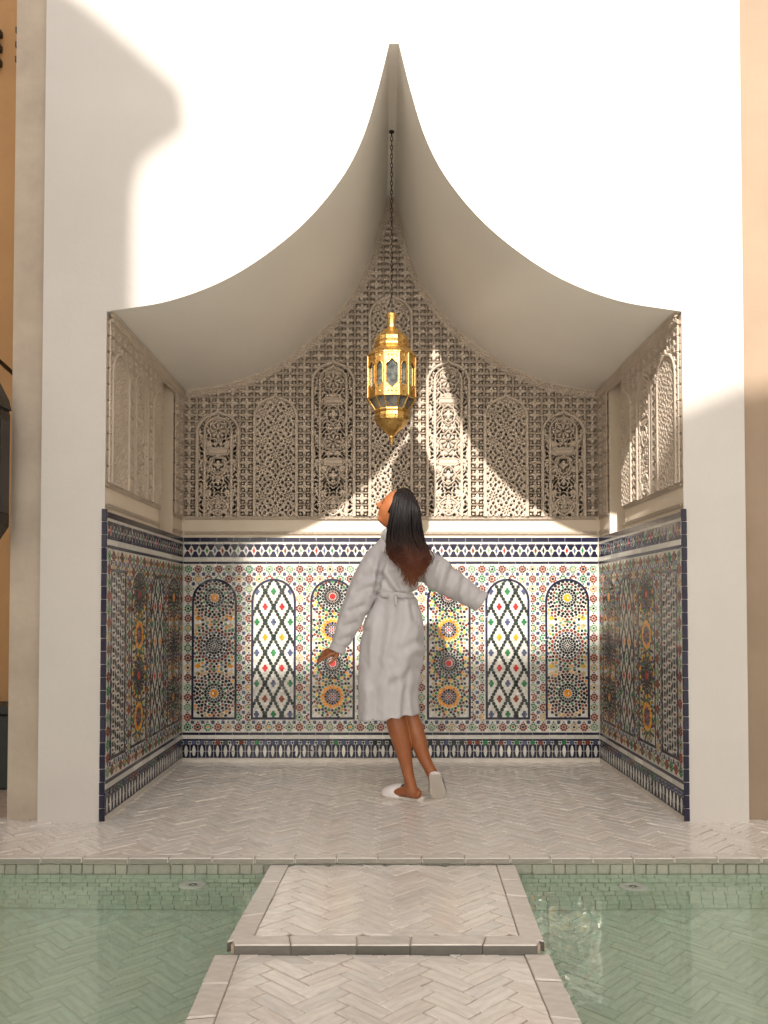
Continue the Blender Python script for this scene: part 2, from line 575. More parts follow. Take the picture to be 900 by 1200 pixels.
def tendril(x, z, s):
    """leafy scrolls"""
    k = 2 * PI / s
    a = np.cos(k * x + 1.9 * np.sin(k * 0.62 * z)) + np.cos(k * 0.9 * z + 1.7 * np.sin(k * 0.7 * x + 0.6))
    b = np.cos(k * 1.8 * (x + z) * 0.7 + 1.2 * np.cos(k * 0.5 * z)) * 0.6
    return np.abs(a + b) < 0.70


def arabesque(x, z, zb, zt, w):
    ax = np.abs(x)
    H = np.where(tendril(ax * 1.0, z - zb, 0.05), 0.75, 0.0)
    def clear(d, r): return np.where(d < r, 0.0, H)
    inner = [(p[0], p[1]) for p in arch_line(0.62 * w, zb, zt - 0.30 * w)]
    strokes = [(inner, 0.0058)]
    mod = 0.41
    n = max(1, int(round((zt - zb - 0.25) / mod)))
    top = zt - 0.30 * w - 0.72 * w
    for i in range(n):
        c = top - i * mod
        # rosette in an eight pointed strap
        oct_ = [(0.50 * w * (1.0 if k % 2 == 0 else 0.76) * math.cos(PI / 2 - k * PI / 8), c + 0.50 * w * (1.0 if k % 2 == 0 else 0.76) * math.sin(PI / 2 - k * PI / 8)) for k in range(9)]
        strokes.append((oct_, 0.0045))
        # cartouche
        cc = c - 0.95 * w
        cart = [(0, cc + 0.15 * w), (0.36 * w, cc + 0.15 * w), (0.50 * w, cc + 0.07 * w), (0.52 * w, cc), (0.50 * w, cc - 0.07 * w), (0.36 * w, cc - 0.15 * w), (0, cc - 0.15 * w)]
        strokes.append((cart, 0.0045))
        loz = cc - 0.62 * w
        strokes.append(([(0, loz + 0.44 * w), (0.24 * w, loz + 0.28 * w), (0.33 * w, loz), (0.24 * w, loz - 0.28 * w), (0, loz - 0.44 * w)], 0.0045))
        strokes.append(([(0.33 * w, loz), (0.60 * w, loz + 0.26 * w)], 0.004))
        strokes.append(([(0.33 * w, loz), (0.60 * w, loz - 0.26 * w)], 0.004))
    # palmette scrolls at the foot
    s1 = [(0.03 * w + 0.40 * w * math.sin(t * PI) + 0.1 * w * t, zb + 0.06 * w + 0.80 * w * t) for t in np.linspace(0, 1, 12)]
    s2 = [(0.60 * w - 0.30 * w * math.sin(t * PI), zb + 0.05 * w + 0.62 * w * t) for t in np.linspace(0, 1, 12)]
    s3 = [(0.42 * w * math.cos(t), zb + 0.30 * w * math.sin(t)) for t in np.linspace(0, PI / 2, 9)]
    strokes += [(s1, 0.006), (s2, 0.005), (s3, 0.0055)]
    ds = [(seg_dist(ax, z, l), r) for l, r in strokes]
    for d, r in ds: H = np.where(d < r + 0.0042, 0.0, H)
    for i in range(n):
        c = top - i * mod; cc = c - 0.95 * w; loz = cc - 0.62 * w
        r = np.hypot(x, z - c); th = np.arctan2(z - c, x)
        H = np.where(r < 0.33 * w, np.where((np.cos(8 * th) > -0.25) & (r > 0.07 * w), 1.0, 0.0), H)
        H = np.where((ax < 0.42 * w) & (np.abs(z - cc) < 0.085 * w), 0.8, H)
        r = np.hypot(x, z - loz); th = np.arctan2(z - loz, x)
        H = np.where(r < 0.22 * w, np.where(r < 0.20 * w * (0.45 + 0.55 * np.abs(np.cos(2 * th))), 1.0, 0.0), H)
    for d, r in ds: H = np.where(d < r, 1.0, H)
    return H


def arch_panel(key, uc, zb, zt, kind, w=PW, res=0.0035, umax=None):
    out = arch_line(w, zb, zt)
    if kind == 'star': res = 0.003
    nx = int(2 * (w + 0.006) / res) + 1; nz = int((zt - zb + 0.012) / res) + 1
    U = np.linspace(-w - 0.006, w + 0.006, nx); Z = np.linspace(zb, zt + 0.008, nz)
    uu, zz = np.meshgrid(U, Z)
    au = np.abs(uu)
    d = seg_dist(au, zz, out)
    ins = arch_inside(au, zz, out)
    if kind == 'star':
        H = np.where(star_field(uu, zz - (zb + zt) / 2, 0.150), 0.9, 0.0)
    else:
        H = arabesque(uu, zz, zb, zt, w)
    H = np.where(ins & (d < 0.0165), 0.0, H)
    H = np.where(d < 0.0125, 1.15, H)
    H = np.where(~ins & (d > 0.0035), 0.0, H)
    keep = ins | (d < 0.0075)
    if umax is not None: keep &= (uu + uc) < umax
    H = H * RELIEF[key] * (1.0 if kind == 'star' else 0.80)
    me = hf_mesh('carved_arch_panel', U + uc, Z, H, keep, MAPS[key])
    return wall_part(link('carved_arch_panel', me, M['stucco']), key), out


def inside_any(u, z, panels):
    r = np.zeros(u.shape, bool)
    for uc, line in panels: r |= arch_inside(np.abs(u - uc), z, line)
    return r


BN = 30
bu = np.linspace(-0.5, 0.5, BN)
bxx, byy = np.meshgrid(bu, bu)
BLOCK_H = block_height(bxx, byy)
BLOCK_H[0, :] = BLOCK_H[-1, :] = 0.6; BLOCK_H[:, 0] = BLOCK_H[:, -1] = 0.6


def blocks(key, u0, ncol, bw, zb, ztop_fn, panels):
    proto = {}
    for c in range(ncol):
        for r in range(40):
            uc = u0 + (c + 0.5) * bw; zc = zb + (r + 0.5) * B_H
            if zc - B_H / 2 > ztop_fn(uc): break
            U = uc + bu * bw; Z = zc + bu * B_H
            uu, zz = np.meshgrid(U, Z)
            ins = inside_any(uu, zz, panels)
            if ins.all(): continue
            if not ins.any():
                if 'm' not in proto:
                    f = {'back': lambda u, v, h: (u, -h, v), 'left': lambda u, v, h: (h, u, v), 'right': lambda u, v, h: (-h, u, v)}[key]
                    proto['m'] = hf_mesh('carved_block', bu * bw, bu * B_H, BLOCK_H * BLOCK_D[key], None, f)
                o = link('carved_block', proto['m'], M['stucco'])
                o.location = MAPS[key](uc, zc, 0.0)
            else:
                me = hf_mesh('carved_block', U, Z, BLOCK_H * BLOCK_D[key], ~ins, MAPS[key])
                if me is None: continue
                o = link('carved_block', me, M['stucco'])
            wall_part(o, key)


def ceil_back(u): return float(np.interp(abs(u - XC), HALF[::-1, 0], HALF[::-1, 1]))


tops = [2.365, 2.47, 2.705, 3.15, 2.705, 2.47, 2.365]
kinds = ['arab', 'star', 'arab', 'star', 'arab', 'star', 'arab']
plist = []
for k in range(7):
    uc = XL + B_W * (1 + 4 * k + 1.5)
    o, line = arch_panel('back', uc, Z_CARVE, tops[k], kinds[k])
    plist.append((uc, line))
blocks('back', XL, 29, B_W, Z_CARVE, lambda u: max(ceil_back(u - B_W / 2), ceil_back(u + B_W / 2)), plist)

SB = (Y_SLOT0 - YF - 0.01) / 10.0
for key in ('left', 'right'):
    pl = []
    for i, uc in enumerate((YF + 0.01 + 1.7 * SB, YF + 0.01 + 5.5 * SB, YF + 0.01 + 9.3 * SB)):
        kind = 'arab' if i == 1 else 'star'
        o, line = arch_panel(key, uc, Z_CARVE, 2.34, kind, w=1.42 * SB, umax=Y_SLOT0 - 0.002)
        pl.append((uc, line))
    blocks(key, YF + 0.01, 10, SB, Z_CARVE, lambda u: Z_EAVE - 0.10, pl)
    blocks(key, Y_SLOT1, 2, (YB - 0.022 - Y_SLOT1) / 2, Z_CARVE, lambda u: Z_EAVE - 0.10, [])


# mouldings: a plaited band along a path, given as points with a side direction
def band_height(s, t, w):
    """s along, t across 0..w"""
    H = np.where((t < 0.16 * w) | (t > 0.84 * w), 1.0, 0.0)
    k = 2 * PI / (1.1 * w)
    a = np.abs((t / w - 0.5) - 0.22 * np.sin(k * s)) < 0.085
    b = np.abs((t / w - 0.5) + 0.22 * np.sin(k * s)) < 0.085
    return np.where(a | b, 0.9, H)


def curve_band(key, pts, nrm, w, name, rel=0.012, base=0.024):
    """pts (n,2) in wall coordinates, nrm (n,2) unit inward"""
    seg = np.r_[0, np.cumsum(np.hypot(*np.diff(pts, axis=0).T))]
    s = np.arange(0, seg[-1], 0.005)
    P = np.stack([np.interp(s, seg, pts[:, 0]), np.interp(s, seg, pts[:, 1])], 1)
    N = np.stack([np.interp(s, seg, nrm[:, 0]), np.interp(s, seg, nrm[:, 1])], 1)
    t = np.linspace(0, w, 13)
    ss, tt = np.meshgrid(s, t)
    H = base + rel * band_height(ss, tt, w)
    H[-1, :] = 0
    U = P[:, 0][None, :] + N[:, 0][None, :] * tt
    Vz = P[:, 1][None, :] + N[:, 1][None, :] * tt
    return U, Vz, H, name, key


def build_band(U, Vz, H, name, key):
    X, Y, Z = MAPS[key](U, Vz, H)
    ny, nx = H.shape
    P = np.stack([np.broadcast_to(X, H.shape), np.broadcast_to(Y, H.shape), np.broadcast_to(Z, H.shape)], -1).reshape(-1, 3)
    idx = np.arange(nx * ny).reshape(ny, nx)
    Q = np.stack([idx[:-1, :-1], idx[:-1, 1:], idx[1:, 1:], idx[1:, :-1]], -1).reshape(-1, 4)
    return wall_part(link(name, quad_mesh(name, P, Q), M['stucco']), key)


for sgn in (-1, 1):
    pts = np.array([(XC + sgn * h, z) for h, z in HALF])
    tg = np.gradient(pts, axis=0); tg /= np.hypot(tg[:, 0], tg[:, 1])[:, None]
    nr = np.stack([tg[:, 1], -tg[:, 0]], 1)
    nr *= np.where(nr[:, 1] > 0, -1, 1)[:, None]
    U, Vz, H, nm, key = curve_band('back', pts, nr, 0.048, 'arch_moulding')
    U = np.minimum(U, XC - 0.001) if sgn < 0 else np.maximum(U, XC + 0.001)
    build_band(U, Vz, H, nm, key)
for key in ('left', 'right'):
    pts = np.array([(YF + 0.004, Z_EAVE - 0.001), (YB - 0.02, Z_EAVE - 0.001)])
    build_band(*curve_band(key, pts, np.array([(0, -1.0), (0, -1.0)]), 0.06, 'cornice', 0.012, 0.020))
# two thin beaded trims below the carving
for key, u0, u1 in (('back', XL + 0.02, XR - 0.02), ('left', YF + 0.004, Y_SLOT0), ('left', Y_SLOT1, YB - 0.02), ('right', YF + 0.004, Y_SLOT0), ('right', Y_SLOT1, YB - 0.02)):
    for zz_, w in ((Z_CARVE, 0.022), (1.538, 0.020)):
        build_band(*curve_band(key, np.array([(u0, zz_), (u1, zz_)]), np.array([(0, -1.0), (0, -1.0)]), w, 'beaded_trim', 0.010, 0.004))

# ------------------------------------------------------------------ mosaic dado
C_ = dict(navy=(0.013, 0.013, 0.036), black=(0.014, 0.017, 0.020), bgreen=(0.016, 0.026, 0.022), red=(0.48, 0.020, 0.018), brown=(0.17, 0.035, 0.018), rust=(0.22, 0.045, 0.018),
          orange=(0.72, 0.27, 0.012), yellow=(0.66, 0.42, 0.05), green=(0.025, 0.17, 0.06), pale=(0.17, 0.27, 0.16), slate=(0.07, 0.085, 0.16), white=(0.64, 0.62, 0.56),
          sand=(0.45, 0.33, 0.16))


def ngon(cx, cy, r, n=8, a0=0.0, sx=1.0, sy=1.0):
    return [(cx + r * sx * math.cos(a0 + 2 * PI * k / n), cy + r * sy * math.sin(a0 + 2 * PI * k / n)) for k in range(n)]


def dia(cx, cy, ang, a, b):
    """diamond, a along ang, b across"""
    c, s = math.cos(ang), math.sin(ang)
    return [(cx + a * c, cy + a * s), (cx - b * s, cy + b * c), (cx - a * c, cy - a * s), (cx + b * s, cy - b * c)]


def drop(cx, cy, ang, a, b):
    """pointed six sided piece"""
    c, s = math.cos(ang), math.sin(ang)
    q = [(a, 0), (0.35 * a, b), (-0.45 * a, b * 0.8), (-a, 0), (-0.45 * a, -b * 0.8), (0.35 * a, -b)]
    return [(cx + x * c - y * s, cy + x * s + y * c) for x, y in q]


def clip_half(poly, nx, ny, d):
    """keep nx*x + ny*y <= d"""
    out = []
    for i in range(len(poly)):
        a, b_ = poly[i], poly[(i + 1) % len(poly)]
        da, db = nx * a[0] + ny * a[1] - d, nx * b_[0] + ny * b_[1] - d
        if da <= 0: out.append(a)
        if (da < 0 < db) or (db < 0 < da):
            t = da / (da - db)
            out.append((a[0] + (b_[0] - a[0]) * t, a[1] + (b_[1] - a[1]) * t))
    return out


def mosaic(name, pieces, key, base=0.0125, thick=0.0016, tilt=0.06):
    V, F, Cc = [], [], []
    mp = MAPS[key]
    for poly, col in pieces:
        n = len(poly)
        if n < 3: continue
        cx = sum(p[0] for p in poly) / n; cy = sum(p[1] for p in poly) / n
        ext = max(max(abs(q[0] - cx), abs(q[1] - cy)) for q in poly)
        tl = min(tilt, 0.0007 / ext)
        tx, ty = random.gauss(0, tl), random.gauss(0, tl)
        f = random.uniform(0.78, 1.15)
        c = C_[col] if isinstance(col, str) else col
        b0 = len(V)
        for x, y in poly: V.append(mp(x, y, base - 0.001))
        for x, y in poly: V.append(mp(x, y, base + thick + tx * (x - cx) + ty * (y - cy)))
        F.append(tuple(range(b0 + n, b0 + 2 * n)))
        for k in range(n): F.append((b0 + k, b0 + (k + 1) % n, b0 + n + (k + 1) % n, b0 + n + k))
        Cc += [(c[0] * f, c[1] * f, c[2] * f, 1.0)] * (2 * n)
    me = mesh(name, V, F)
    a = me.color_attributes.new('Col', 'FLOAT_COLOR', 'POINT')
    a.data.foreach_set('color', np.array(Cc, np.float32).ravel())
    return wall_part(link(name, me, M['zellige'], kind='stuff'), key)


ZP0, ZP1 = at(458, 843, YB).z, at(458, 678, YB).z       # foot and crown of the mosaic arches
ZF = dict(top=Z_DADO, fr1=at(458, 637.5, YB).z, fr0=at(458, 653.5, YB).z, wb0=at(458, 658, YB).z, fld1=at(458, 661, YB).z, fld0=at(458, 858, YB).z,
          wl1=at(458, 861, YB).z, wl0=at(458, 865.5, YB).z, sk1=at(458, 868, YB).z, bot=at(458, 888, YB).z)


def round_arch(uc, w, z0, z1, n=14):
    """outline of a round headed panel, anticlockwise from bottom right"""
    zs = z1 - w
    return [(uc + w, z0), (uc + w, zs)] + [(uc + w * math.cos(PI * k / n), zs + w * math.sin(PI * k / n)) for k in range(1, n)] + [(uc - w, zs), (uc - w, z0)]


def in_arch(p, uc, w, z0, z1):
    x, z = abs(p[0] - uc), p[1]
    zs = z1 - w
    return z0 <= z and x <= w and (z <= zs or x * x + (z - zs) ** 2 <= w * w)


def clip_arch(pieces, uc, w, z0, z1):
    out = []
    line = round_arch(uc, w, z0, z1)
    m_ = len(line)
    for poly, col in pieces:
        q = poly
        if not all(in_arch(p, uc, w * 0.998, z0, z1) for p in poly):
            for i in range(m_):
                a, b_ = line[i], line[(i + 1) % m_]
                nx, ny = b_[1] - a[1], -(b_[0] - a[0])
                q = clip_half(q, nx, ny, nx * a[0] + ny * a[1])
                if len(q) < 3: break
        if len(q) >= 3: out.append((q, col))
    return out


def voronoi_clip(pieces_by_centre, centres):
    out = []
    for i, ps in enumerate(pieces_by_centre):
        for poly, col in ps:
            q = poly
            for j, c in enumerate(centres):
                if j == i: continue
                nx, ny = c[0] - centres[i][0], c[1] - centres[i][1]
                d = nx * (c[0] + centres[i][0]) / 2 + ny * (c[1] + centres[i][1]) / 2
                q = clip_half(q, nx, ny, d)
                if len(q) < 3: break
            if len(q) >= 3: out.append((q, col))
    return out


def ring(c, n, r, a, b, cols, off=0.0, shape=dia):
    out = []
    for k in range(n):
        t = 2 * PI * (k + off) / n
        col = cols[k % len(cols)]
        out.append((shape(c[0] + r * math.cos(t), c[1] + r * math.sin(t), t, a * 1.68, b * 1.72), col))
    return out


def star8(c, r, col):
    return [([(c[0] + r * math.cos(a0 + k * PI / 2), c[1] + r * math.sin(a0 + k * PI / 2)) for k in range(4)], col) for a0 in (PI / 8, PI / 8 + PI / 4)]


def rings_out(c, r0, r1, seqs, s, dr=0.0200, st=0.0250, n0=16):
    """concentric rings of pointed pieces, evenly spaced, colours taken ring by ring"""
    out = []
    k = 0; r = r0
    while r < r1:
        n_ = n0
        while 2 * PI * r / n_ > st * 1.45: n_ += 8
        a_ = 0.0072 if k % 2 else 0.0080
        b2 = min(0.0078, 0.30 * 2 * PI * r / n_)
        out += ring(c, n_, r * s, a_ * s, b2 * s, seqs[k % len(seqs)], 0.5 * (k % 2), drop if k % 3 == 1 else dia)
        r += dr; k += 1
    return out


def rosette_a(c, kind, s):
    """dense girih rosettes of the end panels"""
    if kind == 'orange':
        p = star8(c, 0.033 * s, 'orange') + [(ngon(c[0], c[1], 0.012 * s, 8), 'white'), (ngon(c[0], c[1], 0.007 * s, 6), 'rust')]
        p += rings_out(c, 0.044, 0.19, [['bgreen'], ['black'], ['black', 'green'], ['brown', 'black'], ['black'], ['rust', 'black', 'bgreen', 'black'], ['brown', 'brown', 'sand', 'orange'], ['bgreen', 'sand', 'black']], s)
    else:
        p = [(ngon(c[0], c[1], 0.009 * s, 8), 'brown' if kind == 'brown' else 'black')]
        p += ring(c, 8, 0.020 * s, 0.0050 * s, 0.0045 * s, ['black'], 0.5)
        p += rings_out(c, 0.036, 0.19, [['black'], ['black'], ['bgreen', 'black'], ['black', 'slate'], ['brown', 'rust'], ['black', 'green'], ['black', 'orange', 'slate', 'brown'], ['sand', 'pale', 'black', 'green']], s)
    return p


def rosette_c(c, kind, s):
    if kind == 'red':
        p = [(ngon(c[0], c[1], 0.0225 * s, 14), 'red')]
        p += rings_out(c, 0.036, 0.17, [['brown', 'black'], ['black'], ['black'], ['black'], ['black', 'brown', 'black', 'green'], ['green', 'orange', 'black', 'yellow'], ['brown', 'yellow', 'slate']], s, 0.0185, 0.023, 20)
    else:
        p = [(ngon(c[0], c[1], 0.008 * s, 8), 'red')]
        p += ring(c, 8, 0.019 * s, 0.0060 * s, 0.0042 * s, ['slate', 'rust'], 0.0)
        p += ring(c, 16, 0.034 * s, 0.0052 * s, 0.0042 * s, ['black', 'brown'], 0.5)
        p += ring(c, 16, 0.050 * s, 0.0080 * s, 0.0055 * s, ['black', 'slate'], 0.0, drop)
        p += ring(c, 16, 0.069 * s, 0.0100 * s, 0.0088 * s, ['orange'], 0.5)
        p += ring(c, 16, 0.085 * s, 0.0045 * s, 0.0080 * s, ['orange', 'yellow'], 0.0)
        p += rings_out(c, 0.100, 0.17, [['black', 'green'], ['black', 'brown', 'yellow'], ['green', 'rust', 'pale', 'black'], ['sand', 'black']], s, 0.0190, 0.025, 24)
    return p


def panel_pieces(kind, uc, w, z0, z1):
    Hh = z1 - z0
    P = []
    if kind in ('A', 'A2'):
        cs = [(uc, z1 - f * Hh) for f in (0.125, 0.475, 0.825)]
        s = w / 0.150
        mid = 'black' if kind == 'A' else 'brown'
        P = voronoi_clip([rosette_a(cs[0], 'orange', s), rosette_a(cs[1], mid, s), rosette_a(cs[2], 'orange', s)], cs)
        for f in (0.30, 0.65):
            zc = z1 - f * Hh
            for sx in (-1, 1):
                P.append((dia(uc + sx * 0.80 * w, zc + 0.022, 0, 0.024, 0.016), 'orange' if kind == 'A' else 'yellow'))
                P.append((dia(uc + sx * 0.80 * w, zc - 0.026, 0, 0.022, 0.014), 'sand'))
            P.append((drop(uc, zc, 0, 0.030, 0.009), 'pale'))
    elif kind == 'C':
        cs = [(uc, z1 - f * Hh) for f in (0.115, 0.36, 0.605, 0.85)]
        s = w / 0.150
        P = voronoi_clip([rosette_c(c, 'red' if i % 2 == 0 else 'yel', s) for i, c in enumerate(cs)], cs)
    elif kind == 'B':
        dx, dz = 0.415 * w, 0.1125 * Hh
        rows = ['g', 'r', 'gbg', 'o', 'bgb', 'r', 'gbg', 'd', 'bgb']
        cm = dict(g='green', r='red', b='slate', o='orange', d='rust')
        for i in range(-1, 10):
            zc = z1 - (0.078 + 0.1125 * i) * Hh
            odd = i % 2 == 1
            xs = (-1, 1) if odd else (-2, 0, 2)
            for j, q in enumerate(xs):
                cx = uc + q * dx
                # four petals
                row = rows[i] if 0 <= i < 9 else 'b'
                ch = row[j % len(row)] if not odd else row[0]
                if not odd and len(row) == 1: ch = 'g' if q == 0 else 'b'
                rr = 0.0118 * w / 0.15
                for ox, oz in ((0, 1.15), (0, -1.15), (0.85, 0), (-0.85, 0)):
                    P.append((ngon(cx + ox * rr, zc + oz * rr * 1.15, rr, 7, 0.3), cm[ch]))
                # bead strings on the four sides of the lozenge
                for sx in (-1, 1):
                    for k in range(5):
                        t = (k + 0.5) / 5
                        P.append((ngon(cx + sx * dx * t, zc + dz * (1 - t), 0.0142 * w / 0.15, 8, 0.4), 'bgreen'))
    elif kind == 'E':
        cw, chh = 2 * w / 3.0, 0.058
        for ci in range(3):
            for r in range(int(Hh / chh) + 2):
                x = uc - w + (ci + 0.5) * cw; z = z0 + (r + 0.5 * (ci % 2)) * chh
                P.append((ngon(x, z, 0.016, 4, PI / 4, 1.0, 1.15), 'black'))
                P.append((dia(x - cw * 0.42, z + chh * 0.1, PI / 2, 0.020, 0.0075), 'navy'))
                P.append((dia(x + cw * 0.42, z - chh * 0.1, PI / 2, 0.020, 0.0075), 'bgreen'))
                P.append((dia(x, z + chh * 0.5, 0, 0.022, 0.007), 'brown' if r % 2 else 'black'))
    if kind == 'E':
        out = []
        for poly, col in P:
            q = clip_half(clip_half(clip_half(clip_half(poly, 1, 0, uc + w), -1, 0, -(uc - w)), 0, 1, z1), 0, -1, -z0)
            if len(q) >= 3: out.append((q, col))
        return out
    return clip_arch(P, uc, w, z0, z1)


def strip(pts_out, pts_in, col='navy'):
    """border pieces between two open outlines"""
    return [([pts_out[i], pts_out[i + 1], pts_in[i + 1], pts_in[i]], col) for i in range(len(pts_out) - 1)]


def border(uc, w, z0, z1, t=0.0155, rect=False):
    if rect:
        o = [(uc + w, z0), (uc + w, z1), (uc - w, z1), (uc - w, z0), (uc + w, z0)]
        i = [(uc + w - t, z0 + t), (uc + w - t, z1 - t), (uc - w + t, z1 - t), (uc - w + t, z0 + t), (uc + w - t, z0 + t)]
        return strip(o, i)
    o = round_arch(uc, w, z0, z1); i = round_arch(uc, w - t, z0 + t, z1 - t)
    oo, ii = [], []
    for k in range(len(o) - 1):
        seg = max(1, int(math.dist(o[k], o[k + 1]) / 0.05))
        for q in range(seg):
            f = q / seg
            oo.append((o[k][0] + (o[k + 1][0] - o[k][0]) * f, o[k][1] + (o[k + 1][1] - o[k][1]) * f))
            ii.append((i[k][0] + (i[k + 1][0] - i[k][0]) * f, i[k][1] + (i[k + 1][1] - i[k][1]) * f))
    oo.append(o[-1]); ii.append(i[-1])
    p = strip(oo, ii)
    nb = 6
    for k in range(nb):
        a, b_ = uc - w + 2 * w * k / nb, uc - w + 2 * w * (k + 1) / nb
        p.append(([(a, z0), (b_, z0), (b_, z0 + t), (a, z0 + t)], 'navy'))
    return p


def field_pieces(u0, u1, z0, z1, panels, pitch):
    """eight dot rosettes on a square lattice"""
    nu = max(1, round((u1 - u0) / pitch)); nz = max(1, round((z1 - z0) / pitch))
    pu, pz = (u1 - u0) / nu, (z1 - z0) / nz
    P = []
    c1 = ['brown', 'black', 'brown', 'rust', 'brown']
    c2 = ['orange', 'green', 'black', 'sand', 'rust', 'pale']
    for i in range(nu):
        for j in range(nz):
            cx, cz = u0 + (i + 0.5) * pu, z0 + (j + 0.5) * pz
            odd = (i + j) % 2
            q = []
            if odd:
                q += [(ngon(cx, cz, 0.14 * pitch, 8), random.choice(c1))] + ring((cx, cz), 8, 0.29 * pitch, 0.088 * pitch, 0.078 * pitch, [random.choice(['brown', 'brown', 'rust'])], 0.5)
            else:
                q += [(ngon(cx, cz, 0.13 * pitch, 8), random.choice(c2))] + ring((cx, cz), 8, 0.29 * pitch, 0.084 * pitch, 0.070 * pitch, [random.choice(['pale', 'green', 'sand', 'pale'])], 0.5)
            q += [(ngon(cx + sx * pu / 2, cz + sz * pz / 2, 0.19 * pitch, 8, PI / 8), 'slate') for sx, sz in ((1, 1),)]
            q += [(dia(cx + pu / 2, cz + pz / 2, PI / 4 + t_ * PI / 2, 0.30 * pitch, 0.045 * pitch), 'bgreen') for t_ in range(2)]
            q += [(ngon(cx, cz + pz / 2, 0.105 * pitch, 4), 'slate' if odd else 'black'), (ngon(cx + pu / 2, cz, 0.095 * pitch, 4), 'bgreen')]
            for poly, col in q:
                mx_ = sum(p[0] for p in poly) / len(poly); mz_ = sum(p[1] for p in poly) / len(poly)
                bad = False
                for uc, w, a, b_, rect in panels:
                    if rect:
                        if abs(mx_ - uc) < w + 0.004 and a - 0.004 < mz_ < b_ + 0.004: bad = True
                    elif in_arch((mx_, mz_), uc, w + 0.004, a - 0.004, b_ + 0.004): bad = True
                if not bad and mx_ < u1 - 0.004 and mz_ < z1 - 0.004: P.append((poly, col))
    return P


def frieze_pieces(u0, u1, z0, z1, pitch=0.0525):
    n = round((u1 - u0) / pitch); p = (u1 - u0) / n
    h = z1 - z0; P = []
    acc = ['red', 'slate', 'green', 'slate', 'rust', 'black', 'pale', 'slate']
    for i in range(n):
        x = u0 + (i + 0.5) * p
        for s_, zb in ((1, z0), (-1, z1)):
            P.append(([(x - 0.45 * p, zb), (x + 0.45 * p, zb), (x + 0.42 * p, zb + s_ * 0.15 * h), (x + 0.25 * p, zb + s_ * 0.30 * h), (x + 0.22 * p, zb + s_ * 0.40 * h), (x, zb + s_ * 0.48 * h),
                       (x - 0.22 * p, zb + s_ * 0.40 * h), (x - 0.25 * p, zb + s_ * 0.30 * h), (x - 0.42 * p, zb + s_ * 0.15 * h)][::s_], 'navy'))
        if i < n - 1:
            P.append((dia(x + 0.5 * p, (z0 + z1) / 2, PI / 2, 0.25 * h, 0.17 * p), acc[i % 8]))
            for s_, zb in ((1, z0), (-1, z1)):
                P.append((dia(x + 0.5 * p, zb + s_ * 0.10 * h, PI / 2, 0.10 * h, 0.05 * p), 'slate'))
    return P


def skirt_pieces(u0, u1, z0, z1, pitch=0.0525):
    n = round((u1 - u0) / pitch); p = (u1 - u0) / n
    h = z1 - z0; P = []
    zb = z0 + 0.80 * h
    for i in range(n):
        x = u0 + i * p
        for a, b_ in ((z0, z0 + 0.385 * h), (z0 + 0.41 * h, zb)):
            P.append(([(x + 0.0015, a), (x + p - 0.0015, a), (x + p - 0.0015, b_), (x + 0.0015, b_)], 'navy'))
        P.append((ngon(x + 0.5 * p, z0 + 0.90 * h, 0.34 * p, 8, 0.2), random.choice(['slate', 'slate', 'bgreen', 'green', 'brown'])))
        P.append((dia(x, z0 + 0.90 * h, 0, 0.16 * p, 0.09 * h), 'navy'))
    return P


def ovals(u0, u1, z0, z1, pitch=0.0525):
    n = round((u1 - u0) / pitch); p = (u1 - u0) / n
    h = z1 - z0; out = []
    for i in range(n):
        x = u0 + (i + 0.5) * p; zc = z0 + 0.40 * h
        a, b_ = 0.36 * h, 0.21 * p
        out.append(([(x, zc - a), (x + 0.6 * b_, zc - 0.72 * a), (x + b_, zc - 0.25 * a), (x + b_, zc + 0.25 * a), (x + 0.6 * b_, zc + 0.72 * a), (x, zc + a),
                     (x - 0.6 * b_, zc + 0.72 * a), (x - b_, zc + 0.25 * a), (x - b_, zc - 0.25 * a), (x - 0.6 * b_, zc - 0.72 * a)], 'white'))
    return out


def band_pieces(u0, u1, z0, z1, col, L):
    n = max(1, round((u1 - u0) / L)); p = (u1 - u0) / n
    return [([(u0 + i * p + 0.0008, z0), (u0 + (i + 1) * p - 0.0008, z0), (u0 + (i + 1) * p - 0.0008, z1), (u0 + i * p + 0.0008, z1)], col) for i in range(n)]


def ground(key, u0, u1):
    """white glazed bed of the mosaic"""
    mp = MAPS[key]
    c = [mp(u, v, h) for h in (-0.01, 0.0125) for u, v in ((u0, ZF['bot']), (u1, ZF['bot']), (u1, Z_DADO), (u0, Z_DADO))]
    me = mesh('mosaic_ground', c, [(0, 1, 2, 3), (4, 5, 6, 7), (0, 1, 5, 4), (1, 2, 6, 5), (2, 3, 7, 6), (3, 0, 4, 7)])
    wall_part(link('mosaic_ground', me, M['zwhite']), key)
    c = [mp(u, v, h) for h in (-0.01, 0.010) for u, v in ((u0, -0.005), (u1, -0.005), (u1, ZF['bot'] - 0.002), (u0, ZF['bot'] - 0.002))]
    me = mesh('skirting_stone', c, [(0, 1, 2, 3), (4, 5, 6, 7), (0, 1, 5, 4), (1, 2, 6, 5), (2, 3, 7, 6), (3, 0, 4, 7)])
    wall_part(link('skirting_stone', me, M['stone']), key)


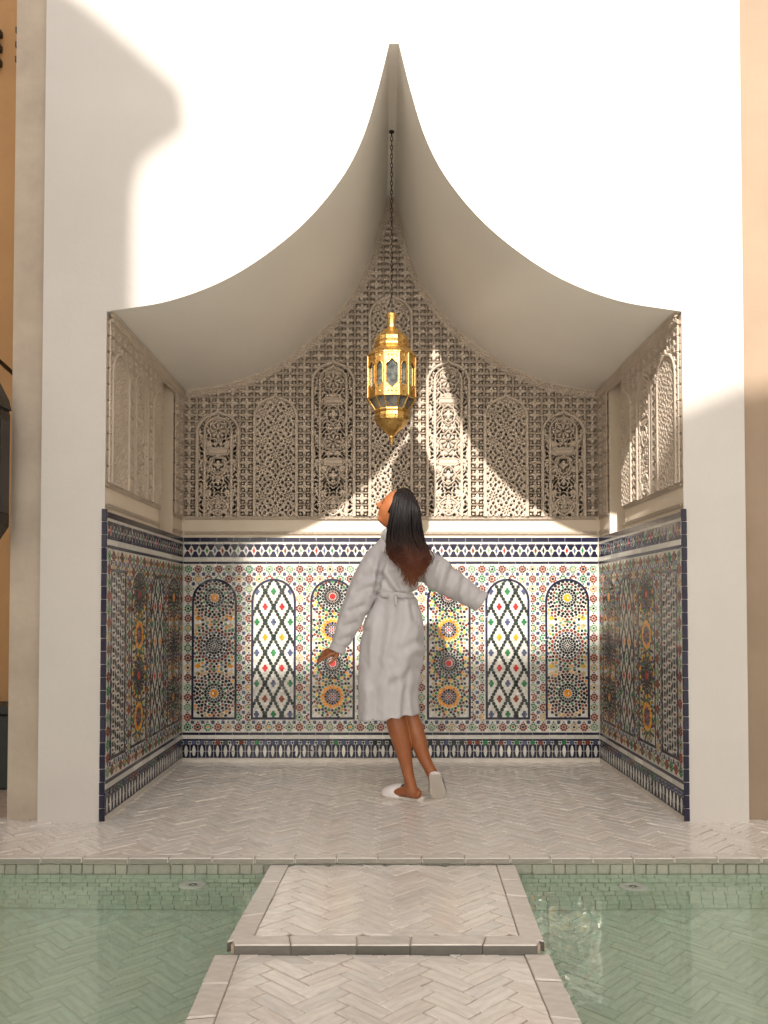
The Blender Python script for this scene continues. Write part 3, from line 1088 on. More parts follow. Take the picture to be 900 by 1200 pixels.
def dado(key, u0, u1, spec, pitch):
    ground(key, u0, u1)
    mosaic('mosaic_frieze', frieze_pieces(u0, u1, ZF['fr0'] + 0.002, ZF['fr1'] - 0.002), key)
    bands = band_pieces(u0, u1, at(458, 635.2, YB).z, Z_DADO - 0.003, 'navy', 0.11) + band_pieces(u0, u1, ZF['fld1'], ZF['wb0'] - 0.002, 'navy', 0.11)
    bands += band_pieces(u0, u1, ZF['wl1'], ZF['fld0'], 'navy', 0.11) + band_pieces(u0, u1, ZF['sk1'], ZF['wl0'], 'navy', 0.11)
    mosaic('navy_band', bands, key, tilt=0.004)
    mosaic('white_band', band_pieces(u0, u1, ZF['wb0'], ZF['fr0'], 'white', 0.16) + band_pieces(u0, u1, ZF['wl0'], ZF['wl1'], 'white', 0.16), key, thick=0.003, tilt=0.004)
    mosaic('mosaic_skirt', skirt_pieces(u0, u1, ZF['bot'] + 0.002, ZF['sk1']), key)
    mosaic('mosaic_oval_row', ovals(u0, u1, ZF['bot'] + 0.002, ZF['sk1']), key, thick=0.0028)
    pan = []
    for kind, uc, w in spec:
        rect = kind == 'E'
        pan.append((uc, w, ZP0, ZP1, rect))
        mosaic('mosaic_arch_panel', panel_pieces(kind, uc, w - 0.0155, ZP0 + 0.0155, ZP1 - 0.0155) + border(uc, w, ZP0, ZP1, rect=rect), key)
    mosaic('mosaic_field', field_pieces(u0, u1, ZF['fld0'] + 0.002, ZF['fld1'] - 0.002, pan, pitch), key)


def pxu(px): return at(px, 760, YB).x


spec = [(k, (pxu(a) + pxu(b)) / 2, (pxu(b) - pxu(a)) / 2) for k, a, b in
        (('A', 225, 278), ('B', 294.5, 347), ('C', 363.5, 416), ('A2', 432, 484), ('C', 500, 551.5), ('B', 568.5, 620.5), ('A2', 638.5, 690.5))]
dado('back', XL + 0.0165, XR - 0.0165, spec, 0.0672)
side_spec = [('E', YF + 0.19, 0.125), ('C', YF + 0.56, 0.148), ('B', YF + 0.945, 0.148), ('A', YF + 1.335, 0.148)]
for key in ('left', 'right'):
    dado(key, YF + 0.004, YB - 0.013, side_spec, 0.0672)

# dark edge tiles at the outer corners of the dado, one by one
bm_ = MB().cbox((-0.013, -0.004, 0.0012), (0.013, 0.008, 0.0613), 0.002).mesh('edge_tile')
nt_ = 24
for key, X in (('left', XL), ('right', XR)):
    for k in range(nt_):
        o = link('edge_tile', bm_, M['navytile'])
        o.location = (X + random.uniform(-0.0008, 0.0008), YF - 0.002, 0.004 + k * (Z_DADO + 0.008) / nt_)
        o.rotation_euler = (0, random.gauss(0, 0.006), random.gauss(0, 0.015))
        wall_part(o, key)

# ------------------------------------------------------------------ herringbone paving
B_L, B_Wd = 0.168, 0.056


def herringbone(x0, x1, y0, y1, ox=0.0, oy=0.0, turn=PI / 4):
    """centres and directions of bricks laid as herringbone, 45 degrees to the axes"""
    n = 3; W = B_Wd
    out = []
    c45, s45 = math.cos(turn), math.sin(turn)
    R = int(max(x1 - x0, y1 - y0) * 1.6 / W) + 8
    cx, cy = (x0 + x1) / 2, (y0 + y1) / 2
    for r in range(-R, R):
        for c in range(-R // (2 * n) - 2, R // (2 * n) + 3):
            bx_ = r + 2 * n * c
            for hor in (True, False):
                if hor: u, v = bx_ + n / 2, r + 0.5
                else: u, v = bx_ + n + 0.5, r - n / 2 + 1.0
                # shift so that the lattice stays near the origin
                X = cx + ox + (u * c45 - v * s45) * W
                Y = cy + oy + (u * s45 + v * c45) * W
                if x0 - 0.1 < X < x1 + 0.1 and y0 - 0.1 < Y < y1 + 0.1:
                    out.append((X, Y, turn if hor else turn + PI / 2))
    return out


def brick_poly(X, Y, a, L=B_L - 0.0040, W=B_Wd - 0.0040):
    c, s = math.cos(a), math.sin(a)
    return [(X + dx * L / 2 * c - dy * W / 2 * s, Y + dx * L / 2 * s + dy * W / 2 * c) for dx, dy in ((-1, -1), (1, -1), (1, 1), (-1, 1))]


def prism(poly, z0, z1, b=0.0018):
    """low block over a convex polygon with a chamfered rim"""
    n = len(poly)
    cx = sum(p[0] for p in poly) / n; cy = sum(p[1] for p in poly) / n
    def ins(p, d):
        v = Vector((cx - p[0], cy - p[1])); l = max(v.length, 1e-6)
        return (p[0] + v.x / l * min(d * 1.5, l * 0.5), p[1] + v.y / l * min(d * 1.5, l * 0.5))
    m_ = MB()
    m_.rings([[(p[0], p[1], z0) for p in poly], [(p[0], p[1], z1 - b) for p in poly], [(*ins(p, b), z1) for p in poly]], False, True)
    return m_


def area(poly): return abs(sum(poly[i][0] * poly[(i + 1) % len(poly)][1] - poly[(i + 1) % len(poly)][0] * poly[i][1] for i in range(len(poly)))) / 2


BRICKS = []
for k in range(5):
    L, W = B_L - 0.0040 + random.uniform(-0.001, 0.001), B_Wd - 0.0040 + random.uniform(-0.0012, 0.0012)
    pl = [(-L / 2 + random.uniform(0, 0.002), -W / 2), (L / 2, -W / 2 + random.uniform(0, 0.0015)), (L / 2 - random.uniform(0, 0.002), W / 2), (-L / 2, W / 2)]
    BRICKS.append(prism(pl, -0.02, 0.0).mesh('brick'))
PBRICKS = [b_.copy() for b_ in BRICKS]


def pave(root, root_loc, region, z, mat, mat_i, limit, keep=None, protos=BRICKS, tilt=0.008, ox=0.0, oy=0.0, near=lambda x, y: y):
    """region: convex polygon (anticlockwise). Bricks nearest to the camera become objects, the rest one joined part."""
    xs = [p[0] for p in region]; ys_ = [p[1] for p in region]
    spots = []
    for X, Y, a in herringbone(min(xs), max(xs), min(ys_), max(ys_), ox, oy):
        poly = brick_poly(X, Y, a)
        q = poly
        for i in range(len(region)):
            p0, p1 = region[i], region[(i + 1) % len(region)]
            nx, ny = p1[1] - p0[1], -(p1[0] - p0[0])
            q = clip_half(q, nx, ny, nx * p0[0] + ny * p0[1])
            if len(q) < 3: break
        if len(q) < 3 or area(q) < 0.00025: continue
        if keep and not keep(X, Y): continue
        spots.append((near(X, Y), X, Y, a, None if abs(area(q) - area(poly)) < 1e-6 else q))
    spots.sort(key=lambda t: t[0])
    rest = MB()
    for i, (_, X, Y, a, q) in enumerate(spots):
        dz = random.gauss(0, 0.0012)
        if i < limit:
            if q is None:
                o = link('brick', random.choice(protos), mat)
                o.rotation_euler = (random.gauss(0, tilt), random.gauss(0, tilt), a + random.choice((0, PI)) + random.gauss(0, 0.012))
                o.location = (X, Y, z + dz)
            else:
                o = link('brick', prism([(p[0] - X, p[1] - Y) for p in q], -0.02, 0.0).mesh('brick'), mat)
                o.location = (X, Y, z + dz)
                o.rotation_euler = (random.gauss(0, tilt * 0.6), random.gauss(0, tilt * 0.6), 0)
            part(o, root)
        else:
            poly = q or brick_poly(X, Y, a + random.gauss(0, 0.012))
            pm = prism(poly, z - 0.02, z + dz)
            tx, ty = random.gauss(0, tilt), random.gauss(0, tilt)
            rest.add([(v[0], v[1], v[2] + tx * (v[0] - X) + ty * (v[1] - Y)) for v in pm.v], pm.f)
    if rest.v:
        part(rest.build('herringbone_paving', mat_i, kind='stuff'), root)


# ------------------------------------------------------------------ terrace
mb = MB().box((-30, Y_EDGE + 0.04, -0.45), (30, 40, -0.006))
terrace = mb.build('terrace', M['grout'])
tag(terrace, kind='structure')
XS = 2.45


def terrace_keep(x, y):
    if y < YF + 0.1: return True
    return XL - 0.1 < x < XR + 0.1 and y < YB + 0.05


pave(terrace, None, [(-XS, Y_EDGE + 0.052), (XS, Y_EDGE + 0.052), (XS, YB + 0.05), (-XS, YB + 0.05)], 0.0, M['brick'], M['brick_i'], 300, terrace_keep)
cop = [MB().cbox((-0.0875, 0, -0.0245), (0.0875, 0.05, 0.0), 0.004).mesh('coping_stone') for _ in range(1)]
x = -XS
while x < XS:
    w = random.uniform(0.165, 0.19)
    me = MB().cbox((0.0012, 0, -0.0245), (w - 0.0012, 0.050, 0.0), 0.0035).mesh('coping_stone')
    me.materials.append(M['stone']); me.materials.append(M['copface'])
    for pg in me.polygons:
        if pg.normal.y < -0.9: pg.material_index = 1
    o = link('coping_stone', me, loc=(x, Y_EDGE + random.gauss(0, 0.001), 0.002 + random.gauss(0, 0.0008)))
    o.rotation_euler = (0, 0, random.gauss(0, 0.003))
    part(o, terrace)
    x += w

# ------------------------------------------------------------------ pool
Z_POOL = -0.50
mb = MB()
mb.box((-6, 1.36, Z_POOL - 0.2), (6, Y_EDGE + 0.03, Z_POOL - 0.0035))
pool = mb.build('pool_floor', M['poolgrout'])
tag(pool, kind='structure')


def pool_near(x, y):
    return abs(y - 2.9) + 0.25 * abs(abs(x) - 1.0) + (3 if abs(x) < 0.45 else 0)


pave(pool, None, [(-2.6, 1.6), (2.7, 1.6), (2.7, Y_EDGE + 0.02), (-2.6, Y_EDGE + 0.02)], Z_POOL, M['poolbrick'], M['poolbrick_i'], 300, None, PBRICKS, 0.01, near=pool_near)
# far side of the pool: a row of small upright tiles above the water, more rows below
mb = MB().box((-6, Y_EDGE + 0.022, Z_POOL - 0.2), (6, Y_EDGE + 0.0395, -0.026))
pw = mb.build('pool_wall', M['poolgrout'])
tag(pw, 'tiled far side of the pool under the terrace edge', 'pool wall')
x = -XS
while x < XS:
    w = random.choice((0.046, 0.048, 0.05, 0.09))
    me = MB().cbox((0.0012, 0.0, -0.052), (w - 0.0012, 0.012, 0.0), 0.0025).mesh('edge_tile')
    o = link('edge_tile', me, M['pooltile'], loc=(x, Y_EDGE + 0.010 + random.gauss(0, 0.0008), -0.0265))
    part(o, pw)
    x += w
rest = MB()
for r in range(8):
    x = -2.6 + (r % 2) * 0.025
    while x < 2.7:
        w = random.uniform(0.047, 0.052)
        y = Y_EDGE + 0.010 + random.gauss(0, 0.0008)
        rest.box((x + 0.0012, y, -0.081 - 0.0515 * (r + 1) + 0.0025), (x + w - 0.0012, y + 0.012, -0.081 - 0.0515 * r))
        x += w
part(rest.build('underwater_tiling', M['poolbrick_i'], kind='stuff'), pw)
for xs_ in (-6, 5.9):
    w_ = MB().box((xs_, 1.36, Z_POOL - 0.2), (xs_ + 0.1, Y_EDGE, -0.002)).build('pool_wall', M['poolbrick_i'])
    tag(w_, ('left' if xs_ < 0 else 'right') + ' hand end wall of the pool', 'pool wall')
mb = MB()
mb.add([(-5.9, 1.38, Z_WATER), (5.9, 1.38, Z_WATER), (5.9, Y_EDGE + 0.012, Z_WATER), (-5.9, Y_EDGE + 0.012, Z_WATER)], [(0, 1, 2, 3)])
water = mb.build('water', M['water'])
tag(water, kind='structure')
mb = MB().box((-30, -40, -0.7), (30, 1.38, -0.01))
tag(mb.build('courtyard_ground', M['patio']), kind='structure')

# round white water inlets just under the surface
for i, (px, py) in enumerate(((226, 1037), (742, 1039))):
    c = at(px, py, 3.30); 
    t_ = (H_EYE - (Z_WATER - 0.004)) / (H_EYE - c.z)
    loc = (c.x * t_, 3.30 * t_, Z_WATER - 0.006)
    r = empty('pool_inlet', loc, 'round white pool inlet at the water surface, %s of the stepping slabs' % ('left' if i == 0 else 'right'), 'pool inlet', 'pool inlets')
    link('flange', MB().lathe([(0.016, -0.004), (0.016, 0.001), (0.050, 0.001), (0.055, -0.002), (0.055, -0.008), (0.03, -0.014)], 28).mesh('flange', True), M['inlet'], r)
    link('pipe', MB().lathe([(0.012, -0.05), (0.012, -0.0145)], 12).mesh('pipe', True), M['poolgrout'], r)
    link('nozzle', MB().lathe([(0.015, -0.006), (0.015, -0.0015), (0.009, -0.0010), (0.008, -0.006)], 16).mesh('nozzle', True), M['iron'], r)


# ------------------------------------------------------------------ stepping slabs
def platform(corners, z, label, thick, back_border):
    """corners: back left, back right, front right, front left (x, y)"""
    bl, br, fr, fl = [Vector(c) for c in corners]
    cx = sum((c.x for c in (bl, br, fr, fl))) / 4; cy = sum((c.y for c in (bl, br, fr, fl))) / 4
    root = empty('stepping_slab', (cx, cy, z), label, 'slab', 'slabs crossing the pool')
    bw = 0.075
    # core
    def lerp(a, b_, t): return a + (b_ - a) * t
    ctr = Vector((cx, cy))
    def shrink(p, d): return p + (ctr - p).normalized() * d
    core = [fl, fr, br, bl]
    cor = [shrink(p, 0.02) for p in core]
    m_ = MB().rings([[(p.x, p.y, z - thick - 0.1) for p in cor], [(p.x, p.y, z - 0.006) for p in cor]])
    part(m_.build('core', M['grout']), root)
    piers = MB().box((cx - 0.38, min(fl.y, fr.y) + 0.12, Z_POOL - 0.03), (cx + 0.38, bl.y - 0.06, z - thick - 0.101))
    part(piers.build('support', M['poolgrout']), root)
    # border stones
    wl = (fr.x - fl.x)
    fb = lerp(fl, bl, bw / (bl - fl).length), lerp(fr, br, bw / (br - fr).length)
    def stones(p0, p1, q0, q1, L, cut0=0.0, cut1=0.0):
        n_ = max(1, round((p1 - p0).length / L))
        ts = [0] + sorted((i + random.uniform(-0.12, 0.12)) / n_ for i in range(1, n_)) + [1]
        for i in range(n_):
            a, b_ = ts[i] + (0.0015 if i else 0), ts[i + 1] - (0.0015 if i < n_ - 1 else 0)
            poly = [lerp(p0, p1, a), lerp(p0, p1, b_), lerp(q0, q1, b_), lerp(q0, q1, a)]
            if i == 0 and cut0: poly = [lerp(p0, p1, a) + (p1 - p0).normalized() * cut0, *poly[1:], lerp(q0, q1, a) * 0.62 + lerp(p0, p1, a) * 0.38] if False else poly
            bsm = prism([(p.x - poly[0].x, p.y - poly[0].y) for p in poly], -thick, 0.0, 0.004).mesh('border_stone')
            bsm.materials.append(M['stone']); bsm.materials.append(M['sideshade'])
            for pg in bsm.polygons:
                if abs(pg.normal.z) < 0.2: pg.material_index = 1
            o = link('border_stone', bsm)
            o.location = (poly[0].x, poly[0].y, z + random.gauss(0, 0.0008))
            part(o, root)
    il = lerp(fb[0], fb[1], bw / wl), lerp(bl, br, bw / wl)
    ir = lerp(fb[1], fb[0], bw / wl), lerp(br, bl, bw / wl)
    c_ = 0.03
    stones(Vector((fl.x + c_, fl.y)), Vector((fr.x - c_, fr.y)), fb[0] + Vector((0.004, -0.002)), fb[1] + Vector((-0.004, -0.002)), 0.19)
    e = Vector((0, 0.002))
    # corner stones are cut off at the outer front
    stones(il[0] + e, il[1], Vector((fl.x, fl.y + c_)) + e * 0, bl, 0.21)
    stones(Vector((fr.x, fr.y + c_)), br, ir[0] + e, ir[1], 0.21)
    reg = [il[0] + Vector((0.003, 0.003)), ir[0] + Vector((-0.003, 0.003)), ir[1] + Vector((-0.003, -0.003)), il[1] + Vector((0.003, -0.003))]
    pave(root, None, [(p.x, p.y) for p in reg], z - 0.001, M['brick'], M['brick_i'], 300, ox=0.03, tilt=0.006)
    return root


def ground_at(px, py, z):
    u = (px - CX) / F_PX; v = -(py - CY) / F_PX
    d = Vector((u, math.cos(PITCH) - v * math.sin(PITCH), math.sin(PITCH) + v * math.cos(PITCH)))
    t = (z - H_EYE) / d.z
    return (d.x * t, d.y * t)


ZS2, ZS1 = -0.024, -0.052
a_ = ground_at(318, 1010.5, ZS2); b_ = ground_at(602, 1010.5, ZS2); c_ = ground_at(640, 1107, ZS2); d_ = ground_at(264, 1107, ZS2)
yb_ = Y_EDGE - 0.002
platform([(a_[0], yb_), (b_[0], yb_), c_, d_], ZS2, 'stepping slab of pale herringbone brick touching the terrace edge', 0.034, False)
yb1 = c_[1] - 0.004
e_ = ground_at(249, 1123, ZS1); f_ = ground_at(646, 1123, ZS1); g_ = ground_at(683, 1200, ZS1); h_ = ground_at(215, 1200, ZS1)
k = (1.40 - e_[1]) / (h_[1] - e_[1])
platform([(e_[0], yb1 + 0.0), (f_[0], yb1 + 0.0), (f_[0] + (g_[0] - f_[0]) * k, 1.40), (e_[0] + (h_[0] - e_[0]) * k, 1.40)], ZS1, 'nearest and lowest stepping slab of pale herringbone brick, cut by the lower picture edge', 0.034, True)

# ------------------------------------------------------------------ flanking walls
mb = MB().box((-1.825, YF + 0.055, -0.01), (-1.657, YF + 0.55, 7.0))
o = mb.build('plaster_pier', M['beige']); tag(o, 'narrow beige plaster pier left of the white front wall', 'pier')
me = o.data
mb = MB().box((XWR + 0.002, YF + 0.055, -0.01), (6.5, YF + 0.5, 7.0))
o = mb.build('plaster_wall', M['peach']); tag(o, 'peach plaster wall right of the white front wall', 'wall')
mb = MB().box((-7.0, YF + 1.0, -0.01), (-1.7, YF + 1.3, 7.0))
o = mb.build('ochre_wall', M['ochre']); tag(o, 'ochre plaster wall set back behind the beige pier at the left edge', 'wall')
fz = empty('timber_frieze', (-2.3, YF + 0.95, 4.35), 'dark notched timber moulding high on the ochre wall', 'moulding')
for k in range(30):
    link('dentil', MB().cbox((-0.02, -0.012, -0.02), (0.02, 0.05, 0.02), 0.004).mesh('dentil') if k == 0 else bpy.data.meshes['dentil'], M['iron'], fz, loc=(-0.6 + (k % 10) * 0.14 + 0.0, 0, (k // 10) * 0.09))
dz = empty('planter_box', (-2.35, YF + 0.90, 0), 'low dark green planter box against the ochre wall at the left edge', 'planter')
link('box', MB().cbox((-0.38, -0.16, 0.0), (0.38, 0.08, 0.42), 0.008).mesh('box'), M['darkgreen'], dz)
link('rim', MB().cbox((-0.40, -0.18, 0.421), (0.40, 0.095, 0.47), 0.008).mesh('rim'), M['darkgreen'], dz)

# black wall lantern that the left picture edge cuts
WL = at(-24, 478, YF - 0.1)
wl = empty('wall_lantern', (WL.x, WL.y, WL.z), 'black iron wall lantern cut by the left picture edge', 'lantern')
sq = [PI / 6 + k * PI / 3 for k in range(6)]
link('cage', MB().lathe([(0.035, -0.68), (0.075, -0.66), (0.135, -0.56), (0.135, -0.02), (0.128, 0.0)], ang=sq).mesh('cage'), M['iron'], wl)
link('roof', MB().lathe([(0.142, 0.0), (0.13, 0.05), (0.06, 0.19), (0.02, 0.24), (0.012, 0.30)], ang=sq).mesh('roof'), M['iron'], wl)
link('bracket', MB().tube([(0, 0, 0.28), (-0.01, 0, 0.33), (-0.06, 0.05, 0.37), (-0.12, 0.30, 0.38), (-0.2, 1.06, 0.36)], 0.012, 8).mesh('bracket'), M['iron'], wl)
for k in range(6):
    a = k * PI / 3 + PI / 3
    pane_o = link('pane', MB().box((-0.05, -0.004, -0.50), (0.05, 0.004, -0.06)).mesh('pane') if k == 0 else bpy.data.meshes['pane'], M['blackglass'], wl)
    pane_o.location = (0.1195 * math.cos(a), 0.1195 * math.sin(a), 0); pane_o.rotation_euler = (0, 0, a + PI / 2)

# ------------------------------------------------------------------ the courtyard side behind the camera, whose roof line shades the scene
YO = -3.2
WING_H = 9.5
SH = (YF - YO) / SUN_DIR.y


def back_to(x, z):
    """point of the roof line whose shadow falls on the front wall at x, z"""
    return (x - SUN_DIR.x * SH, z - SUN_DIR.z * SH)


sil = [back_to(-8.0, 6.0), back_to(-3.0, 5.2), back_to(-1.40, 3.97), back_to(-0.985, 3.60), back_to(-0.96, 3.40), back_to(-1.06, 3.33), back_to(-1.18, 3.24), back_to(-1.215, 3.10), back_to(-1.215, 1.67),
       back_to(-1.05, 1.665), back_to(0.85, 1.79), back_to(1.10, 1.86), back_to(1.45, 2.00), back_to(1.76, 2.13), back_to(2.2, 2.22), back_to(8.0, 2.3)]
# arcade and columns added below the wall, so sun bounces off the unseen patio
Z_ARC = 3.25
house = empty('courtyard_house', (0, YO, 0), 'plastered courtyard house with a corniced tower, opposite the niche, arcade added for bounce light', 'house')
n_ = len(sil)
fl_ = [(x_, z_) for x_, z_ in sil] + [(sil[-1][0], Z_ARC), (sil[0][0], Z_ARC)]
mb = MB()
for yy in (YO, YO - 0.06):
    b0 = len(mb.v)
    mb.v += [(p_[0], yy, p_[1]) for p_ in fl_]
    mb.f.append(tuple(range(b0, b0 + len(fl_))))
nn_ = len(fl_)
mb.f += [(i, (i + 1) % nn_, nn_ + (i + 1) % nn_, nn_ + i) for i in range(nn_)]
part(mb.build('upper_wall', M['warm']), house)
for x_ in (-7.5, -5.0, -2.5, 0.0, 2.5, 5.0, 7.0):
    part(MB().box((x_ - 0.15, YO - 0.18, -0.02), (x_ + 0.15, YO + 0.12, Z_ARC - 0.002)).build('added_column', M['warm']), house)
for s_, x_, lb in ((-1, -3.3, 'tall plastered side wing added to block sky light on the left, outside the picture'), (1, 4.8, 'tall plastered side wing added to block sky light on the right, outside the picture')):
    o = MB().box((min(x_, x_ + s_ * 0.4), -3.0, -0.02), (max(x_, x_ + s_ * 0.4), YF + 0.04, WING_H)).build('sky_block_wing', M['warm'])  # unseen wing, added to cut sky light and return some sun
    tag(o, lb, 'building', 'added sky-blocking side wings')

# ------------------------------------------------------------------ brass lantern
YLN = 4.91
S = YLN / F_PX                     # metres per photograph pixel at the lantern
LC = at(459, 420, YLN)


def lz(py): return at(459, py, YLN).z - LC.z


lan = empty('hanging_lantern', LC, 'pierced brass lantern with glass panes hanging on a chain in the niche', 'lantern')
al = math.radians(18.4)
fac = []
for k in range(6):
    a = -PI / 2 + k * PI / 3
    fac += [a - al, a + al]
def lpart(name, mbx, mat, deg=25):
    me = mbx.mesh(name); smooth_by_angle(me, deg)
    return link(name, me, mat, lan)
R0 = 28.6 * S
lpart('crown', MB().lathe([(5.2 * S, lz(385)), (4.6 * S, lz(381)), (5.0 * S, lz(376)), (6.8 * S, lz(368.5)), (6.0 * S, lz(368.3)), (4.2 * S, lz(376))], ang=fac), M['brass'])
lpart('dome', MB().lathe([(5.0 * S, lz(384)), (9.0 * S, lz(387)), (14.5 * S, lz(392)), (19.5 * S, lz(397.5)), (20.6 * S, lz(401.5)), (19.6 * S, lz(405))], ang=fac), M['brass'])
lpart('collar', MB().lathe([(19.4 * S, lz(404.8)), (21.2 * S, lz(405.5)), (21.6 * S, lz(407.2)), (20.8 * S, lz(409.2)), (19.5 * S, lz(409.4))], ang=fac), M['brass'])
lpart('shoulder', MB().lathe([(20.0 * S, lz(409.0)), (24.5 * S, lz(412.5)), (29.2 * S, lz(418.4)), (29.4 * S, lz(419.6)), (28.4 * S, lz(419.8))], ang=fac), M['brass'])
# faceted body: each facet a brass plate with a pointed window
zt_, zb_ = lz(419.6), lz(468)
verts_ = [(R0 * math.cos(a), R0 * math.sin(a)) for a in fac]
for i in range(12):
    p, q = Vector(verts_[i]), Vector(verts_[(i + 1) % 12])
    wide = i % 2 == 0
    hw = (q - p).length / 2
    mid = (p + q) / 2
    ang_ = math.atan2(mid.y, mid.x)
    # local: x along the facet, z up, y outward
    zc = (zt_ + zb_) / 2; hh = (zt_ - zb_) / 2
    ww = hw * (0.74 if wide else 0.66); wh = hh * 0.46
    tip = hh * (0.70 if wide else 0.58)
    win = [(0, zc - tip), (ww * 0.45, zc - wh * 1.22), (ww, zc - wh * 0.92), (ww, zc + wh * 0.92), (ww * 0.45, zc + wh * 1.22), (0, zc + tip), (-ww * 0.45, zc + wh * 1.22), (-ww, zc + wh * 0.92), (-ww, zc - wh * 0.92), (-ww * 0.45, zc - wh * 1.22)]
    out_ = [(0, zb_), (hw * 0.6, zb_), (hw, zb_), (hw, zt_), (hw * 0.6, zt_), (0, zt_), (-hw * 0.6, zt_), (-hw, zt_), (-hw, zb_), (-hw * 0.6, zb_)]
    mm = MB()
    t_ = 0.0035
    for yy, sgn in ((0.0, 1), (-t_, -1)):
        b0 = len(mm.v)
        mm.v += [(x_, yy, z_) for x_, z_ in out_] + [(x_, yy, z_) for x_, z_ in win]
        mm.f += [(b0 + k, b0 + (k + 1) % 10, b0 + 10 + (k + 1) % 10, b0 + 10 + k) for k in range(10)]
    mm.f += [(10 + k, 10 + (k + 1) % 10, 30 + (k + 1) % 10, 30 + k) for k in range(10)]
    # raised rim round the window and along the upright edges
    rim = [(x_ * 1.0, 0.001, z_) for x_, z_ in win] + [(0, 0.001, win[0][1])]
    mm.tube(rim, 0.0022, 5)
    mm.tube([(hw * 0.985, 0.001, zb_), (hw * 0.985, 0.001, zt_)], 0.0034, 6)
    for zz_ in (zc + hh * 0.84, zc - hh * 0.84):
        mm.lathe([(0.0055, 0), (0.004, 0.002), (0.0, 0.003)], 8, (0, 0, 0)) if False else None
        for dx in ((-0.5, 0, 0.5) if wide else (0,)):
            mm.add([(dx * hw + 0.006 * math.cos(t), 0.0022, zz_ + 0.006 * math.sin(t)) for t in np.linspace(0, 2 * PI, 7)[:-1]] + [(dx * hw, 0.0045, zz_)], [(k, (k + 1) % 6, 6) for k in range(6)])
    f = link('facet', mm.mesh('facet'), M['brass'], lan)
    f.location = (mid.x, mid.y, 0); f.rotation_euler = (0, 0, ang_ - PI / 2)
    # rotate so that local +y points outward
    pn = MB().add([(x_, -0.008, z_) for x_, z_ in win], [tuple(range(10))]).add([(x_, -0.011, z_) for x_, z_ in win], [tuple(range(10))])
    link('glass_pane', pn.mesh('glass_pane'), M['lglass'], f)
    # lower sloping panes between brass ribs
    r1 = 19.6 / 28.6
    lp = MB().add([(-hw, 0, zb_), (hw, 0, zb_), (hw * r1, -mid.length * (1 - r1), lz(481.5)), (-hw * r1, -mid.length * (1 - r1), lz(481.5))], [(0, 1, 2, 3)])
    g = link('sloping_pane', lp.mesh('sloping_pane'), M['lglass'], f)
    rb = MB().tube([(hw, 0.0, zb_), (hw * r1, -mid.length * (1 - r1), lz(481.5))], 0.0045, 6)
    link('rib', rb.mesh('rib'), M['brass'], f)
lpart('lower_rim', MB().lathe([(28.0 * S, lz(466.6)), (29.3 * S, lz(467.2)), (29.3 * S, lz(469)), (28.0 * S, lz(469.4)), (27.2 * S, lz(468))], ang=fac), M['brass'])
lpart('lower_collar', MB().lathe([(19.2 * S, lz(480.8)), (20.8 * S, lz(481.4)), (21.2 * S, lz(482.8)), (20.4 * S, lz(484.6)), (19.4 * S, lz(484.8))], ang=fac), M['brass'])
lpart('bowl', MB().lathe([(19.4 * S, lz(484.6)), (20.8 * S, lz(489)), (20.0 * S, lz(493.5)), (14.0 * S, lz(501)), (7.0 * S, lz(507)), (2.6 * S, lz(511))], ang=fac), M['brass'])
lpart('finial', MB().lathe([(2.2 * S, lz(510.5)), (3.4 * S, lz(513)), (2.3 * S, lz(515)), (2.0 * S, lz(518)), (0.4 * S, lz(521.5))], 12), M['brass'])
lpart('hanging_ring', MB().tube([(0.018 * math.cos(t), 0, lz(365.5) + 0.018 * math.sin(t)) for t in np.linspace(0, 2 * PI, 15)], 0.0035, 6), M['iron'])
zr_ = HALF[-1, 1] - LC.z
ch = MB().tube([(0.0065 * math.cos(t), 0, 0.016 * math.sin(t)) for t in np.linspace(0, 2 * PI, 11)], 0.0024, 5).mesh('chain_link')
z_ = lz(362.5); k = 0
while z_ < zr_ - 0.02:
    o = link('chain_link', ch, M['iron'], lan, loc=(0, 0, z_), rot=(0, 0, (k % 2) * PI / 2 + random.gauss(0, 0.2)))
    z_ += 0.0265; k += 1
link('ceiling_hook', MB().lathe([(0.004, zr_ - 0.03), (0.004, zr_ - 0.008), (0.016, zr_ - 0.006), (0.016, zr_ + 0.002)], 10).mesh('ceiling_hook'), M['iron'], lan)

# ------------------------------------------------------------------ the person
YP = 4.56
SP = YP / F_PX
m, nt, b = new_mat('skin')
nt.links.new(ramp(nt, noise(nt, 18, 3), [(0.3, (0.25, 0.082, 0.028)), (0.7, (0.31, 0.108, 0.040))]), b.inputs['Base Color'])
b.inputs['Roughness'].default_value = 0.42
b.inputs['Subsurface Weight'].default_value = 0.08
b.inputs['Subsurface Radius'].default_value = (0.02, 0.008, 0.004)
b.inputs['Subsurface Scale'].default_value = 0.3
bump(nt, b, noise(nt, 300, 3), 0.08, 0.002)
M['skin'] = m
m, nt, b = new_mat('white_waffle_cotton')
tc = nt.nodes.new('ShaderNodeTexCoord')
wv = []
for axis in ('X', 'Z'):
    w_ = nt.nodes.new('ShaderNodeTexWave'); w_.bands_direction = axis
    w_.inputs['Scale'].default_value = 62 if axis == 'Z' else 30; w_.inputs['Distortion'].default_value = 0.6
    nt.links.new(tc.outputs['Object'], w_.inputs['Vector']); wv.append(w_.outputs['Fac'])
mn = nt.nodes.new('ShaderNodeMath'); mn.operation = 'MAXIMUM'
nt.links.new(wv[0], mn.inputs[0]); nt.links.new(wv[1], mn.inputs[1])
nt.links.new(ramp(nt, noise(nt, 9, 4), [(0.3, (0.42, 0.405, 0.415)), (0.7, (0.47, 0.455, 0.465))]), b.inputs['Base Color'])
b.inputs['Roughness'].default_value = 0.9
b.inputs['Sheen Weight'].default_value = 0.15
bump(nt, b, mn.outputs[0], 0.12, 0.003)
M['robe'] = m
